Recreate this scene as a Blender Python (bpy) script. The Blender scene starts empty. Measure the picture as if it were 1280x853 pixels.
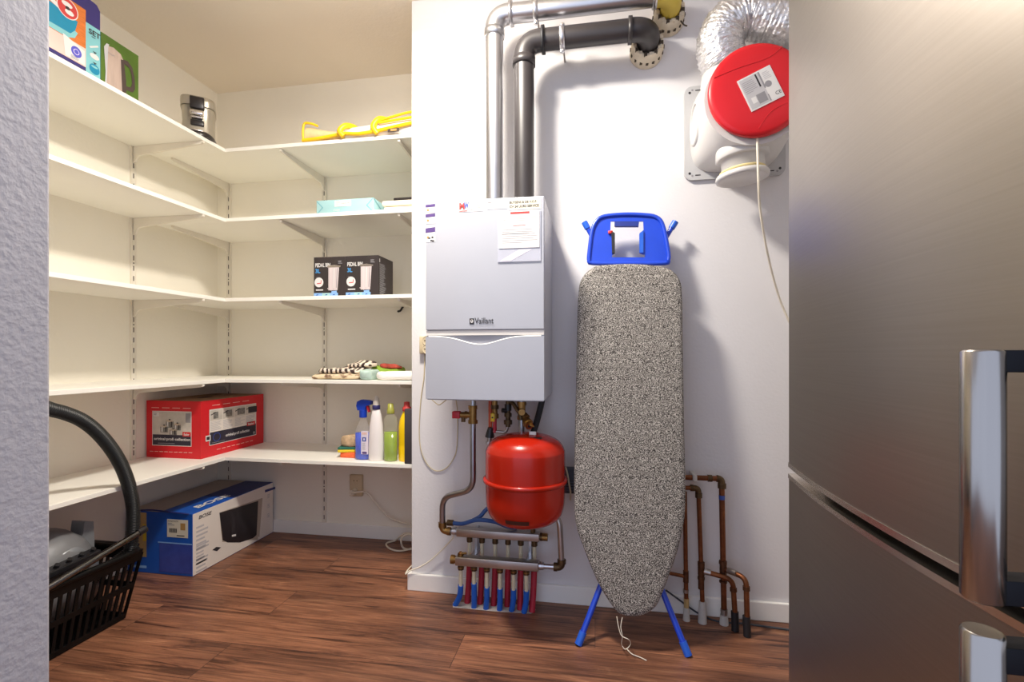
import bpy, bmesh, math, random
from mathutils import Vector, Matrix, noise
from mathutils.geometry import tessellate_polygon
random.seed(7)
scn = bpy.context.scene
COL = scn.collection
PI = math.pi

# ------------------------------------------------------------------ camera
F, TH, HC, YH = 604.4, math.radians(9.75), 1.035, 443.0
cT, sT = math.cos(TH), math.sin(TH)
cd = bpy.data.cameras.new('camera'); cam = bpy.data.objects.new('camera', cd); COL.objects.link(cam)
cam.location = (0, 0, HC); cam.rotation_euler = (PI/2, 0, TH)
cd.sensor_width = 36; cd.lens = F/1280*36; cd.shift_y = (YH-426.5)/1280; cd.clip_start = .02
scn.camera = cam

def at(px, py, X=None, Y=None, Z=None):
    """the point of a given depth (or height) that the photograph shows at a pixel"""
    t = (px-640)/F; w = (YH-py)/F
    dx, dy = t*cT-sT, t*sT+cT
    k = X/dx if X is not None else Y/dy if Y is not None else (Z-HC)/w
    return Vector((k*dx, k*dy, HC+k*w))
def atp(px, py, o, n):
    t = (px-640)/F; w = (YH-py)/F
    d = Vector((t*cT-sT, t*sT+cT, w)); c = Vector((0, 0, HC))
    return c + d*((o-c).dot(n)/d.dot(n))

# ------------------------------------------------------------------ materials
def s2l(v):
    v /= 255.0
    return v/12.92 if v <= .04045 else ((v+.055)/1.055)**2.4
def rgb(*c): return (s2l(c[0]), s2l(c[1]), s2l(c[2]), 1)
MATS = {}
def mat(name, col, rough=.5, metal=0, var=.05, scale=12, bump=0, bscale=60, trans=0, coat=0, spec=None, stretch=None):
    m = bpy.data.materials.new(name); m.use_nodes = True
    nt = m.node_tree; b = nt.nodes['Principled BSDF']
    c = rgb(*col)
    b.inputs['Roughness'].default_value = rough; b.inputs['Metallic'].default_value = metal
    if trans: b.inputs['Transmission Weight'].default_value = trans
    if coat: b.inputs['Coat Weight'].default_value = coat; b.inputs['Coat Roughness'].default_value = .08
    if spec is not None: b.inputs['Specular IOR Level'].default_value = spec
    tc = nt.nodes.new('ShaderNodeTexCoord'); src = tc.outputs['Object']
    if stretch:
        mp = nt.nodes.new('ShaderNodeMapping'); mp.inputs['Scale'].default_value = stretch
        nt.links.new(src, mp.inputs['Vector']); src = mp.outputs['Vector']
    n = nt.nodes.new('ShaderNodeTexNoise'); n.inputs['Scale'].default_value = scale; n.inputs['Detail'].default_value = 4
    nt.links.new(src, n.inputs['Vector'])
    r = nt.nodes.new('ShaderNodeValToRGB')
    lo = tuple(max(0, x*(1-var)) for x in c[:3])+(1,); hi = tuple(min(1, x*(1+var)) for x in c[:3])+(1,)
    r.color_ramp.elements[0].color = lo; r.color_ramp.elements[0].position = .3
    r.color_ramp.elements[1].color = hi; r.color_ramp.elements[1].position = .7
    nt.links.new(n.outputs['Fac'], r.inputs['Fac']); nt.links.new(r.outputs['Color'], b.inputs['Base Color'])
    if bump:
        n2 = nt.nodes.new('ShaderNodeTexNoise'); n2.inputs['Scale'].default_value = bscale; n2.inputs['Detail'].default_value = 5
        nt.links.new(src, n2.inputs['Vector'])
        bp = nt.nodes.new('ShaderNodeBump'); bp.inputs['Strength'].default_value = bump; bp.inputs['Distance'].default_value = .01
        nt.links.new(n2.outputs['Fac'], bp.inputs['Height']); nt.links.new(bp.outputs['Normal'], b.inputs['Normal'])
    MATS[name] = m
    return m
def ramp2(name, c0, c1, p0, p1, rough, kind='noise', scale=200, stretch=None, detail=2, bump=0, dist=0):
    m = bpy.data.materials.new(name); m.use_nodes = True; nt = m.node_tree; b = nt.nodes['Principled BSDF']
    b.inputs['Roughness'].default_value = rough
    tc = nt.nodes.new('ShaderNodeTexCoord'); mp = nt.nodes.new('ShaderNodeMapping')
    if stretch: mp.inputs['Scale'].default_value = stretch
    nt.links.new(tc.outputs['Object'], mp.inputs['Vector'])
    if kind == 'noise':
        n = nt.nodes.new('ShaderNodeTexNoise'); n.inputs['Detail'].default_value = detail
    elif kind == 'wave':
        n = nt.nodes.new('ShaderNodeTexWave'); n.inputs['Distortion'].default_value = dist
    else:
        n = nt.nodes.new('ShaderNodeTexVoronoi')
    n.inputs['Scale'].default_value = scale
    nt.links.new(mp.outputs['Vector'], n.inputs['Vector'])
    r = nt.nodes.new('ShaderNodeValToRGB')
    r.color_ramp.elements[0].color = rgb(*c0); r.color_ramp.elements[0].position = p0
    r.color_ramp.elements[1].color = rgb(*c1); r.color_ramp.elements[1].position = p1
    o = n.outputs['Distance'] if kind == 'voronoi' else n.outputs['Fac'] if 'Fac' in n.outputs else n.outputs[0]
    nt.links.new(o, r.inputs['Fac']); nt.links.new(r.outputs['Color'], b.inputs['Base Color'])
    if bump:
        bp = nt.nodes.new('ShaderNodeBump'); bp.inputs['Strength'].default_value = bump; bp.inputs['Distance'].default_value = .004
        nt.links.new(o, bp.inputs['Height']); nt.links.new(bp.outputs['Normal'], b.inputs['Normal'])
    MATS[name] = m
    return m

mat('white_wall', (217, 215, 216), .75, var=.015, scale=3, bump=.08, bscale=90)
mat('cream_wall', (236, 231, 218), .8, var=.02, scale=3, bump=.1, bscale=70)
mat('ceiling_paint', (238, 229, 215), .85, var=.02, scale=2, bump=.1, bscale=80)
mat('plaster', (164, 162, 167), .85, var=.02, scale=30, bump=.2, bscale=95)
mat('white_trim', (236, 234, 230), .45, var=.01)
mat('shelf_white', (240, 238, 230), .4, var=.012, scale=4)
mat('shelf_steel', (226, 220, 208), .4, var=.02)
mat('slot_dark', (52, 46, 40), .8)
mat('concrete', (176, 168, 162), .9, var=.2, scale=30, bump=.4)
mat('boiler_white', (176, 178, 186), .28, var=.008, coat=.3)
mat('boiler_trim', (226, 221, 214), .35, var=.01)
mat('panel_grey', (160, 160, 168), .4)
mat('seam_dark', (92, 88, 88), .6)
mat('paper', (218, 216, 214), .7, var=.015)
mat('paper_cream', (212, 206, 188), .7, var=.015)
mat('plastic_sleeve', (205, 207, 220), .2, var=.05, scale=18)
mat('ink', (45, 42, 46), .6); mat('ink_grey', (140, 138, 142), .6); mat('ink_light', (186, 184, 186), .6)
mat('ink_red', (196, 60, 58), .6); mat('ink_blue', (44, 74, 160), .6); mat('ink_purple', (82, 58, 120), .6)
mat('ink_gold', (176, 138, 80), .6)
mat('galvanised', (198, 198, 202), .34, 1, var=.07, scale=9)
mat('steel_dull', (178, 172, 168), .38, 1, var=.1, scale=14)
mat('steel_pipe', (165, 166, 172), .3, 1, var=.08, scale=14)
mat('brass', (150, 118, 72), .42, 1, var=.25, scale=40)
mat('brass_bright', (205, 170, 110), .3, 1, var=.1)
mat('brass_dark', (96, 78, 56), .5, .9, var=.25, scale=40)
mat('copper', (126, 78, 50), .45, .85, var=.3, scale=28)
mat('copper_dark', (98, 66, 46), .5, .8, var=.3, scale=40)
mat('black_pipe', (46, 42, 43), .4, 0, var=.1, scale=8)
mat('black_rubber', (26, 26, 30), .55, var=.1)
mat('black_plastic', (30, 29, 32), .38, var=.1)
mat('hose_black', (34, 35, 35), .36, var=.1)
mat('red_tank', (166, 28, 8), .26, 0, var=.06, scale=6, coat=.15, spec=.35)
mat('red_sticker', (60, 16, 12), .5)
mat('red_handle', (182, 32, 52), .4, var=.08)
mat('orange_pipe', (198, 84, 46), .45, var=.08)
mat('yellow_plastic', (222, 190, 40), .4)
mat('yellow_elbow', (206, 182, 74), .5, var=.06)
mat('cream_pipe', (206, 196, 170), .5, var=.06)
mat('blue_sleeve', (24, 92, 190), .55, var=.08)
mat('red_sleeve', (170, 28, 50), .55, var=.1)
mat('blue_hose', (40, 78, 140), .5, var=.08)
mat('grey_insulation', (74, 76, 86), .8, var=.15)
mat('white_sleeve', (196, 192, 186), .7, var=.08)
mat('tape_blue', (42, 74, 150), .5)
mat('collar_lace', (206, 194, 172), .8, var=.1, scale=30)
mat('collar_dark', (70, 60, 48), .9)
mat('cable_white', (226, 218, 200), .5)
mat('cable_beige', (196, 182, 150), .6)
mat('cable_dark', (58, 62, 70), .6)
mat('socket_cream', (206, 190, 158), .45, var=.02)
mat('socket_hole', (70, 60, 50), .6)
mat('board_blue', (22, 66, 196), .32, var=.05, coat=.3)
mat('board_blue_light', (34, 92, 202), .35, var=.05)
mat('board_blue_dark', (26, 46, 128), .4)
mat('switch_red', (206, 46, 40), .4)
mat('fan_white', (208, 206, 203), .35, var=.01, coat=.2)
mat('fan_flange', (184, 184, 185), .4, var=.02)
mat('fan_red', (208, 26, 36), .36, var=.03)
mat('fan_seal', (222, 204, 146), .6)
mat('fridge_steel', (152, 145, 138), .38, 1, var=.035, scale=3, stretch=(1, 1, 90))
mat('fridge_edge', (214, 206, 196), .25, 1, var=.02)
mat('fridge_body', (120, 118, 116), .5, .2)
mat('gasket', (22, 21, 22), .7)
mat('bar_steel', (160, 155, 150), .24, 1, var=.02, scale=5, stretch=(40, 40, 1))
mat('mount_black', (13, 14, 20), .6, spec=.2)
mat('carton_red', (206, 22, 34), .42, var=.03)
mat('carton_brown', (168, 138, 110), .8, var=.06)
mat('carton_blue', (20, 84, 178), .45, var=.05)
mat('carton_navy', (34, 48, 112), .5, var=.05)
mat('carton_white', (226, 219, 210), .5, var=.02)
mat('carton_grey', (176, 164, 150), .7, var=.04)
mat('kraft', (190, 160, 106), .75, var=.06)
mat('tape_clear', (58, 76, 158), .15, var=.15, scale=20)
mat('photo_grey', (196, 190, 180), .5, var=.12, scale=25)
mat('photo_steel', (128, 126, 122), .4, .3, var=.35, scale=90)
mat('photo_dark', (40, 36, 52), .5)
mat('speaker_black', (34, 30, 34), .4)
mat('box_indigo', (50, 42, 108), .45)
mat('box_orange', (204, 112, 44), .5, var=.14, scale=22, stretch=(1, 2, 14))
mat('box_teal', (10, 132, 168), .45, var=.1)
mat('box_aqua', (126, 190, 196), .5)
mat('box_pink', (232, 196, 186), .5)
mat('box_green', (74, 104, 28), .5, var=.25, scale=9)
mat('box_violet', (84, 84, 190), .5)
mat('kettle_steel', (178, 158, 146), .5, var=.12, scale=9, stretch=(1, 7, 1))
mat('kettle_dark', (70, 56, 52), .5)
mat('machine_silver', (186, 180, 166), .32, .6, var=.06)
mat('machine_dark', (44, 40, 40), .3)
mat('chrome', (232, 230, 228), .12, 1)
mat('bag_yellow', (250, 202, 20), .4, var=.06)
mat('bag_cream', (226, 204, 156), .5, var=.1, scale=30)
mat('bag_white', (240, 234, 228), .4, var=.03)
mat('wrap_blue', (156, 196, 200), .45, var=.05)
mat('wrap_blue_dark', (100, 168, 182), .5)
mat('lid_white', (236, 226, 206), .4)
mat('carton_black', (50, 43, 43), .45, var=.06)
mat('bin_silver', (202, 190, 190), .4, var=.15, scale=12, stretch=(16, 1, .2))
mat('sky_label', (134, 176, 226), .5); mat('sky_text', (74, 160, 226), .5)
ramp2('zebra_cloth', (58, 42, 40), (236, 222, 204), .42, .56, .85, 'wave', 11, (1, .5, 1.2), dist=9)
ramp2('dotted_cloth', (130, 100, 78), (222, 204, 172), .36, .52, .85, 'noise', 34, (1, 1, 2), 2)
mat('mint_cloth', (176, 198, 188), .85, var=.12, scale=40)
mat('white_cloth', (240, 236, 228), .85, var=.02)
mat('green_cloth', (142, 176, 62), .85, var=.15, scale=30)
mat('floral_red', (196, 84, 70), .85, var=.3, scale=40)
mat('sponge_orange', (240, 108, 60), .9, var=.08, scale=120, bump=.4, bscale=220)
mat('sponge_yellow', (226, 196, 44), .9, var=.08, scale=120)
mat('scour_green', (44, 104, 88), .95, var=.2, scale=150)
mat('rag_grey', (188, 160, 126), .9, var=.3, scale=50)
mat('clear_plastic', (236, 232, 226), .08, trans=.92, var=.01)
mat('liquid_blue', (14, 70, 200), .15, var=.08, scale=30)
mat('liquid_green', (132, 160, 10), .15, var=.15, scale=40)
mat('green_plastic', (224, 226, 196), .08, trans=.92, var=.01)
mat('cap_green', (158, 158, 70), .35, var=.05)
mat('trigger_blue', (14, 60, 176), .35)
mat('bottle_white', (236, 230, 228), .35, var=.01)
mat('cap_navy', (44, 42, 96), .4)
mat('nozzle_grey', (206, 198, 186), .4)
mat('bottle_yellow', (248, 206, 6), .35, var=.03)
mat('label_lilac', (226, 216, 228), .5)
mat('carton_charcoal', (62, 58, 62), .6, var=.08)
mat('basket_black', (10, 10, 11), .45, var=.1, spec=.25)
mat('vacuum_grey', (140, 143, 147), .35, .3, var=.06)
mat('vacuum_silver', (140, 141, 144), .32, .4, var=.05)
mat('vacuum_dark', (60, 62, 66), .4)
mat('tube_black', (120, 120, 122), .18, 1)
ramp2('cover_fabric', (44, 39, 37), (196, 190, 182), .43, .66, .9, 'noise', 360, (1, .6, 1), 1.5, bump=.25)
mat('board_under', (150, 150, 150), .5)
mat('string', (220, 212, 196), .8)

def foil_material():
    m = mat('foil', (232, 230, 230), .34, .85, var=.05, scale=30, bump=.7, bscale=60)
    return m
foil_material()

def floor_material():
    m = bpy.data.materials.new('floor_planks'); m.use_nodes = True; nt = m.node_tree; N = nt.nodes; L = nt.links
    b = N['Principled BSDF']; tc = N.new('ShaderNodeTexCoord')
    br = N.new('ShaderNodeTexBrick'); br.offset = .37; br.inputs['Scale'].default_value = 1
    br.inputs['Brick Width'].default_value = 1.28; br.inputs['Row Height'].default_value = .192
    br.inputs['Mortar Size'].default_value = .0012; br.inputs['Mortar Smooth'].default_value = .3
    br.inputs['Color1'].default_value = (0, 0, 0, 1); br.inputs['Color2'].default_value = (1, 1, 1, 1); br.inputs['Mortar'].default_value = (.3, .3, .3, 1)
    L.new(tc.outputs['Object'], br.inputs['Vector'])
    # every plank gets its own slice of the grain
    add = N.new('ShaderNodeVectorMath'); add.operation = 'MULTIPLY_ADD'; add.inputs[1].default_value = (7, 3, 11)
    L.new(br.outputs['Color'], add.inputs[0]); L.new(tc.outputs['Object'], add.inputs[2])
    mp = N.new('ShaderNodeMapping'); mp.inputs['Scale'].default_value = (1.2, 9, 6); L.new(add.outputs[0], mp.inputs['Vector'])
    n1 = N.new('ShaderNodeTexNoise'); n1.inputs['Scale'].default_value = 1.9; n1.inputs['Detail'].default_value = 10; n1.inputs['Roughness'].default_value = .70; n1.inputs['Distortion'].default_value = 1.3
    L.new(mp.outputs[0], n1.inputs['Vector'])
    mp2 = N.new('ShaderNodeMapping'); mp2.inputs['Scale'].default_value = (2.2, 90, 6); L.new(add.outputs[0], mp2.inputs['Vector'])
    n2 = N.new('ShaderNodeTexNoise'); n2.inputs['Scale'].default_value = 2.2; n2.inputs['Detail'].default_value = 4
    L.new(mp2.outputs[0], n2.inputs['Vector'])
    r = N.new('ShaderNodeValToRGB'); e = r.color_ramp.elements
    e[0].position = .27; e[0].color = rgb(58, 38, 32); e[1].position = .74; e[1].color = rgb(192, 142, 106)
    for p, c in ((.37, (104, 68, 52)), (.45, (138, 92, 68)), (.60, (160, 110, 82))):
        q = e.new(p); q.color = rgb(*c)
    L.new(n1.outputs['Fac'], r.inputs['Fac'])
    r2 = N.new('ShaderNodeValToRGB'); r2.color_ramp.elements[0].position = .3; r2.color_ramp.elements[0].color = (.52, .52, .52, 1); r2.color_ramp.elements[1].position = .62; r2.color_ramp.elements[1].color = (.98, .98, .98, 1)
    L.new(n2.outputs['Fac'], r2.inputs['Fac'])
    mx = N.new('ShaderNodeMix'); mx.data_type = 'RGBA'; mx.blend_type = 'MULTIPLY'; mx.inputs[0].default_value = 1
    L.new(r.outputs['Color'], mx.inputs[6]); L.new(r2.outputs['Color'], mx.inputs[7])
    r3 = N.new('ShaderNodeValToRGB'); r3.color_ramp.elements[0].color = (.78, .76, .76, 1); r3.color_ramp.elements[1].color = (1.1, 1.1, 1.1, 1)
    L.new(br.outputs['Color'], r3.inputs['Fac'])
    mx2 = N.new('ShaderNodeMix'); mx2.data_type = 'RGBA'; mx2.blend_type = 'MULTIPLY'; mx2.inputs[0].default_value = 1
    L.new(mx.outputs[2], mx2.inputs[6]); L.new(r3.outputs['Color'], mx2.inputs[7])
    mx3 = N.new('ShaderNodeMix'); mx3.data_type = 'RGBA'; mx3.inputs[7].default_value = rgb(66, 43, 35)
    L.new(br.outputs['Fac'], mx3.inputs[0]); L.new(mx2.outputs[2], mx3.inputs[6])
    # thin dark cracks and broad dark heartwood bands along the grain
    mp4 = N.new('ShaderNodeMapping'); mp4.inputs['Scale'].default_value = (.8, 15, 6); L.new(add.outputs[0], mp4.inputs['Vector'])
    n4 = N.new('ShaderNodeTexNoise'); n4.inputs['Scale'].default_value = 2.4; n4.inputs['Detail'].default_value = 7; n4.inputs['Distortion'].default_value = .8
    L.new(mp4.outputs[0], n4.inputs['Vector'])
    r4 = N.new('ShaderNodeValToRGB'); q = r4.color_ramp.elements
    q[0].position = .33; q[0].color = (.34, .31, .31, 1); q[1].position = .405; q[1].color = (1, 1, 1, 1)
    L.new(n4.outputs['Fac'], r4.inputs['Fac'])
    mp5 = N.new('ShaderNodeMapping'); mp5.inputs['Scale'].default_value = (.7, 3.6, 3); L.new(add.outputs[0], mp5.inputs['Vector'])
    n5 = N.new('ShaderNodeTexNoise'); n5.inputs['Scale'].default_value = 2.0; n5.inputs['Detail'].default_value = 4; L.new(mp5.outputs[0], n5.inputs['Vector'])
    r5 = N.new('ShaderNodeValToRGB'); q = r5.color_ramp.elements
    q[0].position = .36; q[0].color = (.60, .58, .60, 1); q[1].position = .58; q[1].color = (1.12, 1.1, 1.08, 1)
    L.new(n5.outputs['Fac'], r5.inputs['Fac'])
    last = mx3.outputs[2]
    for rr_ in (r4, r5):
        mm = N.new('ShaderNodeMix'); mm.data_type = 'RGBA'; mm.blend_type = 'MULTIPLY'; mm.inputs[0].default_value = 1
        L.new(last, mm.inputs[6]); L.new(rr_.outputs['Color'], mm.inputs[7]); last = mm.outputs[2]
    L.new(last, b.inputs['Base Color'])
    b.inputs['Roughness'].default_value = .42
    bp = N.new('ShaderNodeBump'); bp.inputs['Strength'].default_value = .12; bp.inputs['Distance'].default_value = .003
    L.new(n2.outputs['Fac'], bp.inputs['Height']); L.new(bp.outputs['Normal'], b.inputs['Normal'])
    MATS['floor_planks'] = m
floor_material()
for nm, al in (('clear_plastic', .12), ('green_plastic', .16), ('plastic_sleeve', .75)):
    MATS[nm].node_tree.nodes['Principled BSDF'].inputs['Alpha'].default_value = al
    MATS[nm].node_tree.nodes['Principled BSDF'].inputs['Transmission Weight'].default_value = 0

# ------------------------------------------------------------------ mesh builder
TXT = {}
def text_mesh(s, bold):
    k = (s, bold)
    if k not in TXT:
        cu = bpy.data.curves.new('writing', 'FONT'); cu.body = s; cu.size = 1; cu.resolution_u = 3; cu.offset = bold
        o = bpy.data.objects.new('writing', cu); COL.objects.link(o)
        dg = bpy.context.evaluated_depsgraph_get(); me = o.evaluated_get(dg).to_mesh()
        TXT[k] = ([v.co.copy() for v in me.vertices], [tuple(p.vertices) for p in me.polygons])
        o.evaluated_get(dg).to_mesh_clear(); bpy.data.objects.remove(o); bpy.data.curves.remove(cu)
    return TXT[k]

def frame(o, u, v):
    u = Vector(u).normalized(); v = Vector(v).normalized(); n = u.cross(v); o = Vector(o)
    return Matrix(((u.x, v.x, n.x, o.x), (u.y, v.y, n.y, o.y), (u.z, v.z, n.z, o.z), (0, 0, 0, 1)))

class MB:
    def __init__(s): s.v = []; s.f = []; s.mi = []; s.sm = []; s.ms = []; s.M = Matrix()
    def add(s, vs, fs, m, smooth=False):
        if m not in s.ms: s.ms.append(m)
        i = s.ms.index(m); b = len(s.v)
        s.v += [s.M @ Vector(p) for p in vs]
        for f in fs: s.f.append(tuple(b+k for k in f)); s.mi.append(i); s.sm.append(smooth)
    def box(s, x0, y0, z0, x1, y1, z1, m, bevel=0, seg=2):
        bm = bmesh.new(); bmesh.ops.create_cube(bm, size=1)
        for v in bm.verts:
            v.co = ((x0+x1)/2+v.co.x*(x1-x0), (y0+y1)/2+v.co.y*(y1-y0), (z0+z1)/2+v.co.z*(z1-z0))
        if bevel: bmesh.ops.bevel(bm, geom=list(bm.edges), offset=bevel, segments=seg, affect='EDGES', profile=.5)
        s.bm(bm, m, bool(bevel))
    def bm(s, bm, m, smooth=False):
        bm.verts.index_update()
        s.add([v.co.copy() for v in bm.verts], [tuple(v.index for v in f.verts) for f in bm.faces], m, smooth); bm.free()
    def tube(s, pts, r, m, n=12, caps=True, closed=False, jit=None):
        pts = [Vector(p) for p in pts]; K = len(pts)
        rr = r if hasattr(r, '__len__') else [r]*K
        tg = []
        for i in range(K):
            a = pts[(i-1) % K] if closed or i > 0 else pts[i]; b = pts[(i+1) % K] if closed or i < K-1 else pts[i]
            t = b-a; tg.append(t.normalized() if t.length > 1e-9 else Vector((0, 0, 1)))
        up = Vector((0, 0, 1)) if abs(tg[0].z) < .9 else Vector((1, 0, 0))
        x = (up-tg[0]*up.dot(tg[0])).normalized()
        vs = []
        for i in range(K):
            x = (x-tg[i]*x.dot(tg[i])).normalized(); y = tg[i].cross(x)
            for k in range(n):
                a = 2*PI*k/n; q = rr[i]*(jit(i, a) if jit else 1)
                vs.append(pts[i]+x*(q*math.cos(a))+y*(q*math.sin(a)))
        fs = []
        for i in range(K if closed else K-1):
            j = (i+1) % K
            for k in range(n):
                k2 = (k+1) % n; fs.append((i*n+k, i*n+k2, j*n+k2, j*n+k))
        s.add(vs, fs, m, True)
        if caps and not closed:
            for i, rev in ((0, True), (K-1, False)):
                ids = [vs[i*n+k] for k in range(n)]
                s.add(ids[::-1] if rev else ids, [tuple(range(n))], m)
    def cyl(s, a, b, r0, m, r1=None, n=20): s.tube([a, b], [r0, r0 if r1 is None else r1], m, n)
    def hexnut(s, a, b, r, m): s.tube([a, b], r, m, 6)
    def lathe(s, prof, m, n=40, smooth=True, caps=True):
        vs = []; fs = []
        for r, z in prof:
            for k in range(n): vs.append((r*math.cos(2*PI*k/n), r*math.sin(2*PI*k/n), z))
        for i in range(len(prof)-1):
            for k in range(n):
                k2 = (k+1) % n; fs.append((i*n+k, i*n+k2, (i+1)*n+k2, (i+1)*n+k))
        s.add(vs, fs, m, smooth)
        if caps:
            if prof[0][0] > 1e-4: s.add(vs[:n][::-1], [tuple(range(n))], m)
            if prof[-1][0] > 1e-4: s.add(vs[-n:], [tuple(range(n))], m)
    def prism(s, outer, z0, z1, m, holes=(), smooth=False):
        loops = [list(outer)]+[list(h) for h in holes]
        flat = [p for l in loops for p in l]
        tris = tessellate_polygon([[Vector((p[0], p[1], 0)) for p in l] for l in loops])
        for z, up in ((z1, True), (z0, False)):
            fs = []
            for t in tris:
                a, b, c = (Vector((flat[i][0], flat[i][1])) for i in t)
                ccw = (b-a).cross(c-a) > 0
                fs.append(tuple(t) if ccw == up else tuple(t)[::-1])
            s.add([(p[0], p[1], z) for p in flat], fs, m)
        for li, l in enumerate(loops):
            k = len(l); area = sum(l[i][0]*l[(i+1) % k][1]-l[(i+1) % k][0]*l[i][1] for i in range(k))
            flip = (area > 0) != (li == 0)
            vs = [(p[0], p[1], z0) for p in l]+[(p[0], p[1], z1) for p in l]
            fs = [(i, (i+1) % k, k+(i+1) % k, k+i) for i in range(k)]
            s.add(vs, [f[::-1] for f in fs] if flip else fs, m, smooth)
    def quad(s, x0, y0, x1, y1, m, n=.0006): s.add([(x0, y0, n), (x1, y0, n), (x1, y1, n), (x0, y1, n)], [(0, 1, 2, 3)], m)
    def poly(s, pts, m, n=.0006):
        t = tessellate_polygon([[Vector((p[0], p[1], 0)) for p in pts]])
        fs = []
        for q in t:
            a, b, c = (Vector(pts[i]) for i in q); fs.append(tuple(q) if (b-a).cross(c-a) > 0 else tuple(q)[::-1])
        s.add([(p[0], p[1], n) for p in pts], fs, m)
    def disc(s, cx, cy, rx, ry, m, n=.0006, k=28):
        s.add([(cx+rx*math.cos(2*PI*i/k), cy+ry*math.sin(2*PI*i/k), n) for i in range(k)], [tuple(range(k))], m)
    def text(s, st, x, y, m, h=None, w=None, n=.0012, bold=0, shear=0):
        vs, fs = text_mesh(st, bold)
        x0 = min(v.x for v in vs); x1 = max(v.x for v in vs); y0 = min(v.y for v in vs); y1 = max(v.y for v in vs)
        sy = h/(y1-y0) if h else w/(x1-x0); sx = w/(x1-x0) if w else sy
        s.add([(x+(v.x-x0)*sx+(v.y-y0)*sy*shear, y+(v.y-y0)*sy, n) for v in vs], fs, m)
    def lines(s, x0, y0, x1, y1, rows, m, n=.0009, seed=0, fill=.45):
        rd = random.Random(seed); st = (y1-y0)/rows
        for i in range(rows):
            y = y1-(i+.5)*st; q = x0+(x1-x0)*rd.uniform(.55, 1)
            s.quad(x0, y-st*fill/2, q, y+st*fill/2, m, n)
    def pillow(s, x0, y0, z0, x1, y1, z1, m, n=18, e=.35, amp=.006, seed=0, fs_=14):
        """a soft folded slab: a rounded box with a rumpled surface"""
        cx, cy, cz = (x0+x1)/2, (y0+y1)/2, (z0+z1)/2; a, b, c = (x1-x0)/2, (y1-y0)/2, (z1-z0)/2
        sg = lambda v, p: math.copysign(abs(v)**p, v)
        vs = []; fs = []; U = 2*n; 
        for i in range(n+1):
            ph = -PI/2+PI*i/n
            for k in range(U):
                th = 2*PI*k/U
                p = Vector((a*sg(math.cos(ph), e)*sg(math.cos(th), e), b*sg(math.cos(ph), e)*sg(math.sin(th), e), c*sg(math.sin(ph), .6)))
                d = noise.noise(Vector((p.x*fs_+seed*7, p.y*fs_, p.z*fs_*1.5+seed)))
                top = max(0, p.z/c*.5+.5)
                p.z += d*amp*(.3+top); p.x += d*amp*.7; p.y += noise.noise(Vector((p.y*fs_, p.x*fs_+seed, p.z*9)))*amp*.7
                p.z = max(p.z, -c)
                vs.append(p+Vector((cx, cy, cz)))
        for i in range(n):
            for k in range(U):
                k2 = (k+1) % U; fs.append((i*U+k, i*U+k2, (i+1)*U+k2, (i+1)*U+k))
        s.add(vs, fs, m, True)
    def build(s, name, parent=None, origin=None, bevel=0, seg=2, sub=0, angle=35):
        me = bpy.data.meshes.new(name)
        if parent is not None:
            inv = WM[parent.name].inverted(); org = None
        else:
            org = Vector(origin) if origin is not None else Vector((0, 0, 0)); inv = Matrix.Translation(-org)
        me.from_pydata([inv @ v for v in s.v], [], s.f)
        for m in s.ms: me.materials.append(MATS[m])
        me.polygons.foreach_set('material_index', s.mi); me.polygons.foreach_set('use_smooth', s.sm)
        me.update()
        o = bpy.data.objects.new(name, me); COL.objects.link(o)
        if parent is not None: o.parent = parent; WM[o.name] = WM[parent.name]
        else: o.location = org; WM[o.name] = Matrix.Translation(org)
        if bevel:
            md = o.modifiers.new('soft_edge', 'BEVEL'); md.width = bevel; md.segments = seg; md.limit_method = 'ANGLE'; md.angle_limit = math.radians(angle); md.harden_normals = False
        if sub:
            md = o.modifiers.new('smooth', 'SUBSURF'); md.levels = sub; md.render_levels = sub
        return o
WM = {}
def thing(name, label, cat, loc, rotz=0, group=None):
    o = bpy.data.objects.new(name, None); COL.objects.link(o); o.empty_display_size = .05
    o.location = loc; o.rotation_euler = (0, 0, rotz)
    WM[o.name] = Matrix.Translation(Vector(loc)) @ Matrix.Rotation(rotz, 4, 'Z')
    o['label'] = label; o['category'] = cat
    if group: o['group'] = group
    return o
def tag(o, label, cat, group=None):
    o['label'] = label; o['category'] = cat
    if group: o['group'] = group
    return o
def struct(o): o['kind'] = 'structure'; return o
def copy_tree(o, parent=None):
    c = o.copy(); COL.objects.link(c)
    if parent is not None: c.parent = parent
    for ch in list(o.children): copy_tree(ch, c)
    return c
def curve(pts, per=8, closed=False):
    """Catmull-Rom through the points"""
    P = [Vector(p) for p in pts]; n = len(P); out = []
    g = (lambda i: P[i % n]) if closed else (lambda i: P[min(max(i, 0), n-1)])
    for i in range(n if closed else n-1):
        a, b, c, d = g(i-1), g(i), g(i+1), g(i+2)
        for k in range(per):
            t = k/per
            out.append(.5*((2*b)+(c-a)*t+(2*a-5*b+4*c-d)*t*t+(3*b-a-3*c+d)*t**3))
    if not closed: out.append(P[-1])
    return out
def bend(a, c, b, r, n=8):
    """points of a straight a-c-b polyline whose corner c is rounded"""
    a, b, c = Vector(a), Vector(b), Vector(c)
    u = (a-c).normalized(); v = (b-c).normalized(); p0 = c+u*r; p1 = c+v*r
    return [(1-t)**2*p0+2*t*(1-t)*c+t*t*p1 for t in (i/n for i in range(n+1))]
def pipe(pts, r, n=8):
    """round every corner of a polyline"""
    out = [Vector(pts[0])]
    for i in range(1, len(pts)-1): out += bend(pts[i-1], pts[i], pts[i+1], r, n)
    return out+[Vector(pts[-1])]

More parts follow.
